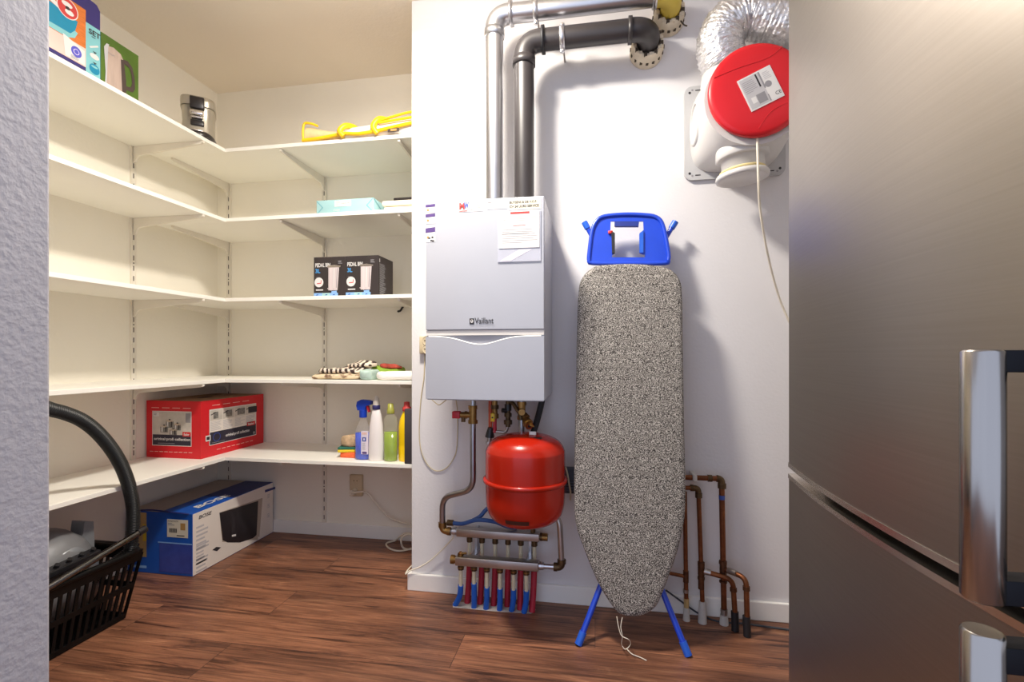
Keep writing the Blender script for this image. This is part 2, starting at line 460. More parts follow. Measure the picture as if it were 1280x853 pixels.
# ================================================================== the room
XL, YB, YW, ZC = -2.225, 2.55, 2.025, 2.593      # left wall, alcove back, boiler wall, ceiling
XC = -.797                                       # left end of the boiler wall
m = MB(); m.box(-2.4, -1.2, -.06, 1.25, 2.7, 0, 'floor_planks'); struct(m.build('floor'))
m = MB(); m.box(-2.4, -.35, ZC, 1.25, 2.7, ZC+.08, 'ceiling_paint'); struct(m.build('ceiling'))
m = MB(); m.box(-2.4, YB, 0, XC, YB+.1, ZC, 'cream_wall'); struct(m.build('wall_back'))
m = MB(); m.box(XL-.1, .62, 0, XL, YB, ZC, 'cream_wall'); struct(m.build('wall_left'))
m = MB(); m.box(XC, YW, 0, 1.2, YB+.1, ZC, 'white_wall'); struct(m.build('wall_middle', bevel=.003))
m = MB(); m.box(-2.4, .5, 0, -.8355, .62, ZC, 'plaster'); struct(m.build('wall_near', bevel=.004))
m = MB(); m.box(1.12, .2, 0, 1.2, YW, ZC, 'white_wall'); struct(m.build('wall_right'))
m = MB(); m.box(XL+.001, YB-.014, 0, XC, YB, .072, 'white_trim'); struct(m.build('baseboard_back', bevel=.003))
m = MB(); m.box(XL, .63, 0, XL+.014, YB-.014, .072, 'white_trim'); struct(m.build('baseboard_left', bevel=.003))
m = MB()
m.box(XC-.014, YW-.015, 0, 1.12, YW, .073, 'white_trim'); m.box(XC-.014, YW, 0, XC, YB-.014, .073, 'white_trim')
struct(m.build('baseboard_middle', bevel=.003))
m = MB()
m.poly([at(566, 753.5, Z=0).xy, at(585, 753, Z=0).xy, at(662, 757, Z=0).xy, at(670, 763, Z=0).xy, at(664, 768, Z=0).xy, at(622, 765.5, Z=0).xy, at(566, 760, Z=0).xy], 'concrete', .0012)
o = m.build('trim_1'); struct(o)

# ------------------------------------------------------------------ shelving
UN = [2.047, 1.698, 1.298, .893, .502]
ORD = ['topmost', 'second', 'third', 'fourth', 'lowest']
YF, XF = 2.142, -1.826
for i, z in enumerate(UN):
    m = MB(); m.box(XL, .95, z, XF, YF, z+.018, 'shelf_white')
    what = ['with two printed boxes and a coffee machine', 'empty, under the board with the boxes', 'empty, halfway up the wall', 'empty, above the red carton', 'behind the black vacuum hose'][i]
    tag(m.build('shelf_board', origin=(XL, .95, z), bevel=.0015), f'left wall shelf board, {ORD[i]} of five, {what}', 'shelf', 'shelf boards on the left wall')
for i, z in enumerate(UN):
    m = MB(); m.box(XL, YF, z, XC, YB, z+.018, 'shelf_white')
    what = ['with the yellow bag on it', 'with the light blue wrapped pack', 'with the two black cartons', 'with folded cloths', 'with the cleaning bottles'][i]
    tag(m.build('shelf_board', origin=(XL, YB, z), bevel=.0015), f'back wall shelf board, {ORD[i]} of five, {what}', 'shelf', 'shelf boards on the back wall')
def rail_mesh():
    m = MB(); zt = 2.10; z0 = .074
    m.box(-.0125, 0, z0, -.0095, .011, zt, 'shelf_steel'); m.box(.0095, 0, z0, .0125, .011, zt, 'shelf_steel')
    m.box(-.0095, .0, z0, .0095, .0085, zt, 'shelf_steel')
    k = 0; z = z0+.03
    while z < zt-.03:
        for sx in (0,):
            m.M = frame((sx, .0086, z), (-1, 0, 0), (0, 0, 1)); m.quad(-.0025, -.012, .0025, .012, 'slot_dark', .0004)
        if k % 6 == 3:
            m.M = frame((0, .0086, z+.025), (-1, 0, 0), (0, 0, 1)); m.disc(0, 0, .0035, .0035, 'slot_dark', .0006, 10)
        m.M = Matrix(); z += .05; k += 1
    return m
RAILS = [((XL, 2.010, 0), -PI/2, 'white slotted shelf rail on the left wall'),
         ((-2.142, YB, 0), PI, 'white slotted shelf rail on the back wall near the inner corner'),
         ((-1.526, YB, 0), PI, 'white slotted shelf rail on the back wall beside the wall socket'),
         ((-.91, YB, 0), PI, 'white slotted shelf rail half hidden behind the boiler wall')]
r0 = rail_mesh().build('shelf_rail')
for i, (loc, rz, lab) in enumerate(RAILS):
    o = r0 if i == 0 else r0.copy()
    if i: COL.objects.link(o)
    o.location = loc; o.rotation_euler = (0, 0, rz); tag(o, lab, 'shelf rail', 'slotted shelf rails')
def bracket_mesh():
    # profile in the (y, z) plane: deep at the wall, slim at the tip
    pr = [(.0115, -.078), (.022, -.078), (.032, -.056), (.045, -.046), (.385, -.015), (.392, -.012), (.392, 0), (.0115, 0)]
    m = MB(); m.M = frame((0, 0, 0), (0, 1, 0), (0, 0, 1))
    m.prism(pr, -.0045, .0045, 'shelf_steel'); m.M = Matrix()
    m.box(-.006, .384, -.010, .006, .398, -.0005, 'shelf_steel')
    return m
b0 = bracket_mesh().build('shelf_bracket')
WH = ['the left wall rail', 'the corner rail of the back wall', 'the back wall rail beside the socket', 'the rail nearest the boiler wall']
first = True
for j, (loc, rz, lab) in enumerate(RAILS):
    for i, z in enumerate(UN):
        o = b0 if first else b0.copy()
        if not first: COL.objects.link(o)
        first = False
        o.location = (loc[0], loc[1], z-.0003); o.rotation_euler = (0, 0, rz)
        tag(o, f'white steel bracket on {WH[j]}, under the {ORD[i]} shelf', 'bracket', 'shelf brackets')

# ------------------------------------------------------------------ top shelf, left wall
ZT = [z+.0185 for z in UN]
def side_face(x, y0, z): return frame((x, y0, z), (0, 1, 0), (0, 0, 1))    # a face that looks to +X
def front_face(x0, y, z): return frame((x0, y, z), (1, 0, 0), (0, 0, 1))   # a face that looks to -Y
z = ZT[0]
t = thing('pan_box', 'large colourful carton with a blue pan picture and the word SET on the top shelf', 'box', (-1.94, 1.35, z))
m = MB()
m.M = side_face(-1.842, 1.12, z)
W, H = .416, .285
m.prism([(0, 0), (W, 0), (W, H-.022), (W-.012, H-.006), (W-.05, H), (0, H)], -.2, 0, 'box_indigo')
px = lambda a: at(a, 50, X=-1.842).y-1.12
xa, xb = px(107), px(130)
m.quad(0, .022, xa, .232, 'box_orange', .0008); m.quad(0, .022, xa, .09, 'box_pink', .0010)
m.quad(xa, 0, W, .19, 'box_aqua', .0008)
m.poly([(.0, .10), (.30, .10), (.325, .125), (.335, .17), (.20, .185), (.0, .195)], 'box_teal', .0012)
m.poly([(.0, .092), (.30, .092), (.325, .105), (.335, .128), (.325, .132), (.31, .112), (.0, .105)], 'box_aqua', .0014)
m.poly([(.24, .185), (.30, .165), (.305, .17), (.25, .2)], 'paper', .0015)
cy = .195; cx = px(84)
m.disc(cx, cy, .036, .036, 'paper', .0016); m.disc(cx, cy, .033, .033, 'ink_red', .0018); m.disc(cx-.002, cy+.012, .018, .009, 'paper', .002); m.disc(cx+.006, cy-.012, .015, .009, 'paper', .002); m.disc(cx, cy, .008, .006, 'ink', .0022)
m.poly([(xa-.078, .098), (xa-.004, .078), (xa-.004, .026), (xa-.07, .026)], 'paper', .0016)
m.disc(px(95), .058, .018, .019, 'box_violet', .0018); m.disc(px(95), .058, .010, .010, 'label_lilac', .002); m.disc(px(95), .058, .008, .008, 'box_violet', .0022)
m.lines(px(88), .028, px(101), .04, 3, 'ink_grey', .002, 3)
m.text('SET', xa+.010, .155, 'ink', h=.020, w=.042, bold=.03, n=.0016)
m.lines(xa+.02, .146, xa+.044, .152, 1, 'ink', .0016, 1)
m.poly([(xa+.012, .108), (xa+.042, .128), (xa+.046, .124), (xa+.016, .104)], 'paper', .0016)
for yy in (.098, .058): m.poly([(xa+.024, yy), (xa+.032, yy-.007), (xa+.04, yy)], 'ink', .0016)
m.disc(xa+.031, .080, .017, .010, 'paper', .0016); m.disc(xa+.031, .033, .019, .019, 'box_teal', .0016); m.disc(xa+.031, .041, .012, .004, 'box_aqua', .0018)
m.build('carton', t, bevel=.0012)

t = thing('kettle_box', 'green carton with a steel kettle picture beside the pan box on the top shelf', 'box', (-1.94, 1.61, z))
m = MB(); m.M = side_face(-1.84, 1.538, z); W, H = .152, .190
m.box(0, 0, -.17, W, H, 0, 'box_green')
ket = [(.012, 0), (.014, .05), (.010, .12), (.016, .150), (.040, .158), (.066, .150), (.078, .128), (.084, .06), (.086, 0)]
m.poly([(x*1.12+.002, y) for x, y in ket], 'kettle_steel', .001)
m.poly([(.010, .140), (.020, .158), (.030, .159), (.026, .145), (.022, .04), (.020, .0), (.014, .0), (.016, .05)], 'ink_light', .0012)
hd = [(.086, .136), (.105, .140), (.124, .125), (.134, .09), (.136, .045), (.126, .026), (.098, .022), (.098, .036), (.118, .042), (.123, .06), (.121, .092), (.112, .116), (.088, .120)]
m.poly(hd, 'kettle_dark', .0014)
m.poly([(.076, .13), (.088, .134), (.098, .06), (.099, .012), (.088, .0), (.082, .0)], 'kettle_dark', .0012)
m.text('PHILIPS', .026, .123, 'ink_grey', h=.007, w=.026, n=.0016)
m.build('carton', t, bevel=.001)

t = thing('coffee_machine', 'silver pod coffee machine in the corner of the top shelf', 'coffee machine', (-1.932, 2.092, z), math.radians(38))
MW = WM[t.name] @ Matrix.Diagonal((.90, .90, .83, 1))
def sq(a, b, e, k=36):
    g = lambda v, p: math.copysign(abs(v)**p, v)
    return [(a*g(math.cos(2*PI*i/k), e), b*g(math.sin(2*PI*i/k), e)) for i in range(k)]
def loft(m, rings, mt, cap=True):
    k = len(rings[0]); vs = [p for r in rings for p in r]; fs = []
    for i in range(len(rings)-1):
        for j in range(k):
            j2 = (j+1) % k; fs.append((i*k+j, i*k+j2, (i+1)*k+j2, (i+1)*k+j))
    m.add(vs, fs, mt, True)
    if cap: m.add(rings[-1], [tuple(range(k))], mt); m.add(rings[0][::-1], [tuple(range(k))], mt)
m = MB(); m.M = MW
loft(m, [[(x, y+.03, zz) for x, y in sq(a, b, .55)] for a, b, zz in ((.080, .10, .03), (.078, .095, .07), (.074, .09, .13), (.076, .092, .19), (.080, .096, .205))], 'machine_silver')
m.build('body', t)
m = MB(); m.M = MW
loft(m, [[(x, y+.025, zz) for x, y in sq(a, b, .5)] for a, b, zz in ((.081, .097, .207), (.082, .10, .235), (.081, .10, .258), (.072, .09, .264))], 'machine_silver')
m.build('lid', t)
m = MB(); m.M = MW; loft(m, [[(x, y-.02, zz) for x, y in sq(a, b, .8)] for a, b, zz in ((.086, .135, 0), (.088, .138, .016), (.082, .13, .028))], 'machine_dark'); m.build('base', t)
m = MB(); m.M = MW; m.prism([(p[0]*.7, p[1]*.7-.095) for p in sq(.085, .075, .9)], .028, .034, 'steel_dull'); m.build('drip_tray', t)
m = MB(); m.M = MW; m.box(-.032, -.090, .182, .034, -.06, .250, 'machine_dark', .005); m.build('front_panel', t)
m = MB(); m.M = MW; m.box(-.030, -.098, .140, .032, -.06, .172, 'chrome', .008); m.box(-.026, -.094, .124, .028, -.06, .136, 'chrome', .004); m.build('spout', t)
m = MB(); m.M = MW; m.box(-.030, -.072, .09, .032, -.055, .122, 'machine_dark', .004); m.build('recess', t)

# ------------------------------------------------------------------ top shelf, back wall: yellow-trimmed bag
t = thing('folded_bag', 'folded cream bag with yellow edges lying along the top back shelf', 'bag', (-1.1, 2.2, z))
m = MB()
pa = lambda a, b, y=2.16: at(a, b, Y=y)
def strip(m, prof, mt, dy=.14):
    """a rumpled fabric roll given by lower and upper outline along x"""
    k = 14; rings = []
    for (x, zl, zh, yy) in prof:
        c = (zl+zh)/2; h = (zh-zl)/2
        rings.append([(x, yy+dy/2-dy/2*math.copysign(abs(math.cos(2*PI*j/k))**.7, math.cos(2*PI*j/k)), c+h*math.sin(2*PI*j/k)) for j in range(k)])
    loft(m, rings, mt)
strip(m, [(-1.395, z, z+.092, 2.150), (-1.37, z, z+.090, 2.15), (-1.33, z, z+.076, 2.15), (-1.27, z, z+.062, 2.15), (-1.21, z, z+.052, 2.15), (-1.18, z, z+.05, 2.15)], 'bag_cream')
m.build('mesh_end', t)
m = MB()
strip(m, [(-1.185, z, z+.05, 2.145), (-1.15, z, z+.066, 2.14), (-1.06, z, z+.072, 2.14), (-.98, z, z+.076, 2.14), (-.90, z, z+.085, 2.14), (-.82, z, z+.092, 2.14)], 'bag_white')
m.build('bag_body', t)
m = MB()
m.tube(curve([(-1.40, 2.15, z+.006), (-1.40, 2.145, z+.05), (-1.395, 2.15, z+.093), (-1.36, 2.152, z+.091), (-1.33, 2.16, z+.08)], 5), .006, 'bag_yellow', 8)
m.tube(curve([(-1.40, 2.142, z+.008), (-1.33, 2.142, z+.010), (-1.26, 2.142, z+.016), (-1.18, 2.138, z+.022), (-1.10, 2.134, z+.014), (-1.0, 2.134, z+.022), (-.9, 2.134, z+.036), (-.81, 2.134, z+.048)], 5), .009, 'bag_yellow', 8)
for xx, hh in ((-1.175, .062), (-1.005, .080)):
    m.tube(curve([(xx-.005, 2.135, z+.008), (xx-.022, 2.128, z+hh*.5), (xx, 2.145, z+hh), (xx+.03, 2.19, z+hh+.004), (xx+.04, 2.25, z+hh*.6)], 5), .014, 'bag_yellow', 8)
m.tube(curve([(-1.01, 2.14, z+.070), (-.95, 2.138, z+.080), (-.88, 2.14, z+.094), (-.84, 2.14, z+.098), (-.815, 2.14, z+.092)], 5), .006, 'bag_yellow', 8)
m.tube(curve([(-1.0, 2.134, z+.058), (-.92, 2.134, z+.064), (-.82, 2.134, z+.072)], 5), .006, 'bag_yellow', 8)
m.build('yellow_binding', t)
m = MB(); m.M = front_face(-.955, 2.128, z+.008); m.box(0, 0, -.004, .055, .016, 0, 'kettle_dark'); m.quad(.014, .003, .044, .013, 'ink_gold', .001); m.build('tag', t)

# ------------------------------------------------------------------ second shelf
z = ZT[1]
t = thing('wrapped_pack', 'light blue paper wrapped pack with white sticker on the second shelf', 'package', (-1.19, 2.27, z))
m = MB(); x0, x1 = -1.348, -1.048; H = .072
m.box(x0, 2.175, z, x1, 2.385, z+H, 'wrap_blue', .004)
m.M = front_face(x0, 2.175, z)
for a, b in ((0, .033), (.30, .267)):
    m.poly([(a, .003), (b, .036), (a, .069), (a+(.004 if a == 0 else -.004), .069), (b+(.004 if a == 0 else -.004), .036), (a+(.004 if a == 0 else -.004), .003)][::1 if a == 0 else -1], 'wrap_blue_dark', .0012)
m.text('copy', .092, .012, 'paper', h=.012, w=.034, n=.0014)
m.M = side_face(x1, 2.175, z)
m.poly([(0, .07), (.09, .036), (.21, .07), (.21, .066), (.09, .031), (0, .066)], 'wrap_blue_dark', .0012)
m.poly([(.02, .003), (.10, .034), (.105, .031), (.03, .003)], 'paper', .0012)
m.M = Matrix(); m.build('wrapper', t)
m = MB(); m.M = front_face(x0, 2.175, z); m.box(.098, .037, .0005, .184, .066, .0012, 'paper'); m.lines(.104, .042, .128, .062, 4, 'ink_light', .0016, 2); m.text('paper 80', .134, .047, 'ink_grey', h=.009, w=.044, n=.0016); m.build('sticker', t)
t = thing('storage_tray', 'shallow cream plastic tray lying beside the blue wrapped pack', 'tray', (-.9, 2.3, z))
m = MB(); m.box(-1.012, 2.2, z, -.80, 2.42, z+.033, 'lid_white', .012, 3); m.build('tray', t)
m = MB(); m.box(-1.018, 2.194, z+.034, -.80, 2.426, z+.060, 'lid_white', .010, 3); m.build('lid', t)
o = MB(); o.box(-.985, 2.26, z+.0605, -.80, 2.33, z+.094, 'machine_dark', .004); o.tube(curve([(-.88, 2.29, z+.092), (-.85, 2.29, z+.100), (-.82, 2.28, z+.112), (-.80, 2.27, z+.116)], 4), .008, 'machine_dark', 8)
tag(o.build('dark_case', origin=(-.9, 2.3, z+.06)), 'small black case lying on the cream tray', 'case')

# ------------------------------------------------------------------ third shelf: two pedal bin cartons
z = ZT[2]
def pedal_box(x0, lab):
    t = thing('pedal_bin_box', lab, 'box', (x0+.084, 2.245, z), 0, 'black cartons on the third shelf')
    W, H, D = .1675, .191, .168
    m = MB(); m.box(x0, 2.161, z, x0+W, 2.161+D, z+H, 'carton_black')
    m.M = front_face(x0, 2.161, z)
    m.text('PEDAL BIN', .009, .142, 'paper', h=.019, w=.079, bold=.02)
    m.text('3L', .009, .113, 'sky_text', h=.021, w=.026, bold=.02)
    m.disc(.028, .068, .0235, .0235, 'paper', .001)
    m.poly([(.017, .06), (.04, .062), (.042, .078), (.038, .078), (.038, .066), (.017, .064)], 'ink_red', .0014); m.lines(.012, .09, .04, .094, 1, 'ink_grey', .001, 5)
    m.lines(.012, .028, .054, .034, 1, 'paper', .001, 6, .9)
    bx = [(.078, .028), (.126, .028), (.134, .140), (.078, .140)]
    m.poly(bx, 'bin_silver', .0010)
    m.poly([(.078, .028), (.126, .028), (.126, .023), (.082, .023)], 'ink', .0012)
    m.poly([(.072, .139), (.140, .139), (.143, .146), (.108, .152), (.074, .148)], 'fridge_edge', .0014)
    m.poly([(.104, .04), (.107, .04), (.110, .134), (.106, .134)], 'paper', .0014); m.poly([(.118, .04), (.121, .04), (.126, .134), (.123, .134)], 'ink_grey', .0014)
    m.poly([(.072, .036), (.094, .026), (.096, .029), (.074, .040)], 'bin_silver', .0016)
    m.lines(.128, .155, .154, .172, 3, 'ink_grey', .001, 7)
    m.quad(.001, .001, .128, .016, 'sky_label', .001); m.quad(.045, .001, .085, .016, 'wrap_blue', .0012)
    for q in (.012, .060, .100): m.poly([(q, .005), (q+.010, .005), (q+.014, .010), (q+.004, .009)], 'ink_blue', .0014)
    m.poly([(.094, .016), (.122, .016), (.122, .026), (.094, .024)], 'sky_label', .0013)
    m.M = side_face(x0+W, 2.161, z)
    m.lines(.012, .006, .085, .155, 22, 'ink_grey', .001, 11); m.poly([(.010, .160), (.016, .160), (.016, .176), (.010, .176)], 'paper', .001)
    m.M = Matrix(); m.build('carton', t, bevel=.001)
pedal_box(-1.3525, 'black printed carton under the third shelf board\'s neighbours, left of the pair')
pedal_box(-1.1845, 'x')
for o in COL.objects:
    if o.name == 'pedal_bin_box': o['label'] = 'black pedal bin carton standing left of its twin on the third shelf'
    if o.name == 'pedal_bin_box.001': o['label'] = 'black pedal bin carton standing right of its twin, side panel of white text showing'
m = MB()
q = at(500, 390, Y=YB-.02)
m.tube(curve([at(497.5, 389.5, Y=YB-.014), at(500.5, 388.5, Y=YB-.02), at(503, 384.5, Y=YB-.012), at(504, 383, Y=YB)], 5), .006, 'black_rubber', 8)
tag(m.build('wall_hook', origin=q), 'small black hook on the alcove wall under the third shelf', 'hook')

# ------------------------------------------------------------------ fourth shelf: folded cloths
z = ZT[3]
m = MB(); m.pillow(-1.385, 2.17, z, -1.12, 2.36, z+.028, 'dotted_cloth', seed=1, amp=.011); tag(m.build('folded_cloth', origin=(-1.25, 2.27, z)), 'beige patterned cloth folded at the bottom of the pile', 'cloth', 'folded cloths on the fourth shelf')
m = MB(); m.pillow(-1.355, 2.18, z+.027, -1.135, 2.35, z+.056, 'zebra_cloth', seed=2, amp=.018); tag(m.build('folded_cloth', origin=(-1.24, 2.27, z+.028)), 'black and white striped cloth lying on the beige cloth', 'cloth', 'folded cloths on the fourth shelf')
m = MB(); m.pillow(-1.235, 2.25, z+.056, -1.11, 2.36, z+.082, 'zebra_cloth', seed=5, amp=.014); tag(m.build('folded_cloth', origin=(-1.16, 2.3, z+.056)), 'dark striped cloth rolled on top of the pile', 'cloth', 'folded cloths on the fourth shelf')
m = MB(); m.pillow(-1.118, 2.15, z, -1.045, 2.25, z+.050, 'mint_cloth', seed=3, amp=.012); tag(m.build('folded_cloth', origin=(-1.08, 2.2, z)), 'pale mint cloth bunched between striped and white cloths', 'cloth', 'folded cloths on the fourth shelf')
m = MB(); m.pillow(-1.04, 2.15, z, -.80, 2.31, z+.034, 'white_cloth', seed=4, amp=.012); tag(m.build('folded_cloth', origin=(-.94, 2.24, z)), 'white cloth folded flat at the right end of the fourth shelf', 'cloth', 'folded cloths on the fourth shelf')
t = thing('folded_cloth', 'green cloth with red flowers behind the white cloth', 'cloth', (-1.05, 2.42, z), 0, 'folded cloths on the fourth shelf')
m = MB(); m.pillow(-1.165, 2.36, z, -1.00, 2.48, z+.056, 'green_cloth', seed=6, amp=.010); m.build('green_side', t)
m = MB(); m.pillow(-1.115, 2.36, z+.048, -1.005, 2.45, z+.070, 'floral_red', seed=8, amp=.014); m.build('flower_side', t)

# ------------------------------------------------------------------ lowest shelf: red carton and cleaning things
z = ZT[4]
t = thing('cookware_box', 'red cookware carton standing in the corner of the lowest shelf', 'box', (-2.06, 2.3, z))
x0, x1, y0, y1 = -2.212, -1.902, 2.075, 2.528; H = .284
m = MB(); m.box(x0, y0, z, x1, y1, z+H-.001, 'carton_red')
m.quad(x0+.003, y0+.003, x1-.003, y1-.003, 'carton_brown', z+H-.0004)
W = x1-x0
m.M = front_face(x0, y0, z)
def thinrow(a, b, y, k, mt, nn=.001):
    for i in range(k):
        s_ = a+(b-a)*i/k; m.quad(s_, y-.0012, s_+(b-a)/k*.72, y+.0012, mt, nn)
thinrow(.03, W-.04, .248, 4, 'box_pink'); thinrow(.02, W-.04, .030, 9, 'box_pink')
a, b, c, d = .034, W-.052, .060, .232
m.quad(a, c, b, d, 'paper', .0008); a += .003; b -= .003; c += .003; d -= .003
m.quad(a, c, b, d, 'photo_grey', .0010); m.quad(a, c, b, c+.052, 'photo_dark', .0012)
m.text('original·profi collection', a+.008, c+.020, 'paper', h=.018, w=b-a-.012, n=.0016, bold=.02)
m.lines(a+.03, c+.006, b-.03, c+.012, 1, 'ink_grey', .0016, 1)
m.quad(b-.047, c+.046, b, c+.068, 'carton_red', .0014); m.text('fissler', b-.040, c+.050, 'paper', h=.013, w=.032, n=.0018, bold=.02)
m.quad(a+.004, d-.024, a+.036, d-.003, 'paper', .0012); m.lines(a+.008, d-.02, a+.032, d-.006, 2, 'ink_grey', .0016, 4)
for (qx, qy, r, h) in ((.066, .078, .022, .030), (.098, .104, .022, .034), (.142, .090, .019, .030), (.118, .064, .021, .026)):
    m.box(a+qx-r, c+qy-h/2, .0011, a+qx+r, c+qy+h/2, .0013, 'photo_steel'); m.disc(a+qx, c+qy+h/2, r, .006, 'fridge_edge', .0015); m.disc(a+qx, c+qy+h/2+.006, .006, .003, 'ink', .0016)
    m.quad(a+qx-r*.7, c+qy-h*.4, a+qx-r*.35, c+qy+h*.4, 'paper', .0015); m.quad(a+qx+r*.3, c+qy-h*.4, a+qx+r*.6, c+qy+h*.4, 'ink', .0015)
m.quad(a+.188, d-.052, b-.002, d-.006, 'ink_grey', .0011)
m.M = side_face(x1, y0, z); D = y1-y0
thinrow(.07, D-.1, .256, 4, 'box_pink'); thinrow(.10, D-.08, .028, 8, 'box_pink')
a, b, c, d = .052, D-.062, .056, .236
m.quad(a, c, b, d, 'paper', .0008); a += .003; b -= .003; c += .003; d -= .003
m.quad(a, c, b, d, 'carton_white', .0010); m.quad(a, c, b, c+.062, 'photo_dark', .0012)
for i in range(4):
    xx = a+(b-a)*i/4; m.quad(xx+.002, d-.054, xx+(b-a)/4-.002, d-.002, 'photo_grey', .0012)
    m.box(xx+.022, d-.046, .0013, xx+.055+.012*i, d-.012, .0015, 'photo_steel' if i < 3 else 'ink'); m.poly([(xx+.006, d-.022), (xx+.04, d-.012), (xx+.04, d-.016), (xx+.006, d-.027)], 'ink', .0018)
    m.lines(xx+.004, c+.068, xx+(b-a)/4-.006, d-.058, 8, 'ink_light', .0014, 20+i)
m.disc(a+.045, c+.034, .025, .022, 'ink_blue', .0014); m.disc(a+.045, c+.034, .022, .019, 'photo_dark', .0015)
m.text('original·profi collection', a+.105, c+.020, 'paper', h=.020, w=.175, n=.0016, bold=.02)
m.lines(a+.012, c+.006, a+.10, c+.010, 1, 'ink_grey', .0016, 2)
m.quad(b-.072, c+.056, b-.006, c+.078, 'carton_red', .0014); m.text('fissler', b-.064, c+.060, 'paper', h=.013, w=.050, n=.0018, bold=.02)
m.disc(b-.016, c+.012, .008, .008, 'ink_grey', .0016)
m.quad(a-.028, c+.022, a+.004, c+.050, 'paper', .0018); m.quad(a-.022, c+.028, a-.002, c+.044, 'ink', .002)
m.M = Matrix(); m.build('carton', t, bevel=.002)
m = MB(); m.M = frame(((x0+x1)/2, (y0+y1)/2, z+H-.0004), (1, 0, 0), (0, 1, 0)); m.disc(0, -.03, .020, .048, 'ink', .0006, 20); m.build('hand_hole', t)

t = thing('sponge', 'orange sponge at the bottom of the small pile', 'sponge', (-1.19, 2.25, z))
m = MB(); m.box(-1.250, 2.225, z, -1.170, 2.290, z+.026, 'sponge_orange', .004); m.build('foam', t)
t = thing('sponge', 'yellow sponge with green scouring face lying on the orange sponge', 'sponge', (-1.19, 2.25, z+.026))
m = MB(); m.M = Matrix.Translation((-1.215, 2.258, z+.0262)) @ Matrix.Rotation(.25, 4, 'Z'); m.box(-.052, -.032, 0, .05, .034, .014, 'sponge_yellow', .003); m.build('foam', t)
m = MB(); m.M = Matrix.Translation((-1.215, 2.258, z+.0262)) @ Matrix.Rotation(.25, 4, 'Z'); m.box(-.052, -.032, .0142, .05, .034, .026, 'scour_green', .003); m.build('scouring_pad', t)
m = MB(); m.pillow(-1.255, 2.228, z+.053, -1.168, 2.298, z+.105, 'rag_grey', seed=9, amp=.016, fs_=24); tag(m.build('cleaning_rag', origin=(-1.18, 2.26, z+.053)), 'crumpled brown rag lying on the sponges', 'rag')

def lathe_at(m, c, prof, mt, sx=1, sy=1, n=28, rz=0):
    m.M = Matrix.Translation(c) @ Matrix.Rotation(rz, 4, 'Z') @ Matrix.Diagonal((sx, sy, 1, 1)); m.lathe(prof, mt, n); m.M = Matrix()
# spray bottle
c = Vector((-1.122, 2.215, z)); t = thing('spray_bottle', 'clear spray bottle of blue liquid with blue trigger head', 'bottle', c)
m = MB(); lathe_at(m, c, [(.001, 0), (.036, 0), (.041, .006), (.041, .11), (.040, .135), (.030, .165), (.016, .195), (.014, .212)], 'clear_plastic', 1, .68); m.build('bottle', t)
m = MB(); lathe_at(m, c+Vector((0, 0, .002)), [(.001, 0), (.034, 0), (.0388, .006), (.0388, .128), (.001, .129)], 'liquid_blue', 1, .66); m.build('liquid', t)
m = MB(); m.M = front_face(c.x+.004, c.y-.0285, c.z+.030); m.box(0, 0, -.003, .036, .112, .0004, 'label_lilac'); m.quad(.006, .062, .026, .082, 'ink_blue', .001); m.quad(.012, .067, .020, .077, 'label_lilac', .0014); m.quad(.006, .002, .03, .012, 'ink_purple', .001); m.quad(.004, .095, .03, .106, 'box_pink', .001); m.lines(.006, .02, .03, .055, 6, 'ink_light', .001, 4); m.build('label', t)
m = MB(); m.cyl(c+Vector((0, 0, .205)), c+Vector((0, 0, .242)), .0185, 'trigger_blue'); 
m.M = frame(c+Vector((0, .013, 0)), (1, 0, 0), (0, 0, 1)); m.prism([(-.024, .240), (.016, .240), (.020, .262), (.044, .268), (.046, .284), (.030, .290), (-.006, .292), (-.026, .282), (-.030, .262)], 0, .026, 'trigger_blue'); m.M = Matrix(); m.build('spray_head', t, bevel=.003)
m = MB(); m.M = frame(c+Vector((0, .008, 0)), (1, 0, 0), (0, 0, 1)); m.prism([(.020, .262), (.030, .262), (.036, .232), (.030, .230), (.024, .244)], 0, .016, 'red_handle'); m.M = Matrix(); m.build('trigger', t)
# white bottle
c = Vector((-1.048, 2.205, z)); t = thing('cleaner_bottle', 'white tapering bottle with grey nozzle and navy collar', 'bottle', c)
m = MB(); lathe_at(m, c, [(.001, 0), (.034, 0), (.038, .006), (.039, .06), (.037, .12), (.033, .17), (.026, .215), (.019, .243), (.016, .248)], 'bottle_white', 1, .75); m.build('bottle', t)
m = MB(); lathe_at(m, c, [(.0175, .246), (.0185, .248), (.0185, .266), (.0165, .268)], 'cap_navy'); m.build('collar', t)
m = MB(); lathe_at(m, c, [(.0165, .268), (.0155, .285), (.0135, .298), (.007, .310), (.001, .312)], 'nozzle_grey'); m.build('nozzle', t)
# green bottle
c = Vector((-.972, 2.200, z)); t = thing('detergent_bottle', 'clear bottle half full of green detergent with olive cap', 'bottle', c)
m = MB(); lathe_at(m, c, [(.001, 0), (.030, 0), (.034, .006), (.0345, .175), (.034, .195), (.027, .214), (.018, .224), (.016, .232)], 'green_plastic', 1, .72); m.build('bottle', t)
m = MB(); lathe_at(m, c+Vector((0, 0, .002)), [(.001, 0), (.028, 0), (.032, .006), (.032, .138), (.001, .139)], 'liquid_green', 1, .70); m.build('liquid', t)
m = MB(); lathe_at(m, c, [(.017, .228), (.018, .231), (.018, .248), (.0145, .252), (.0135, .276), (.001, .278)], 'cap_green'); m.build('cap', t)
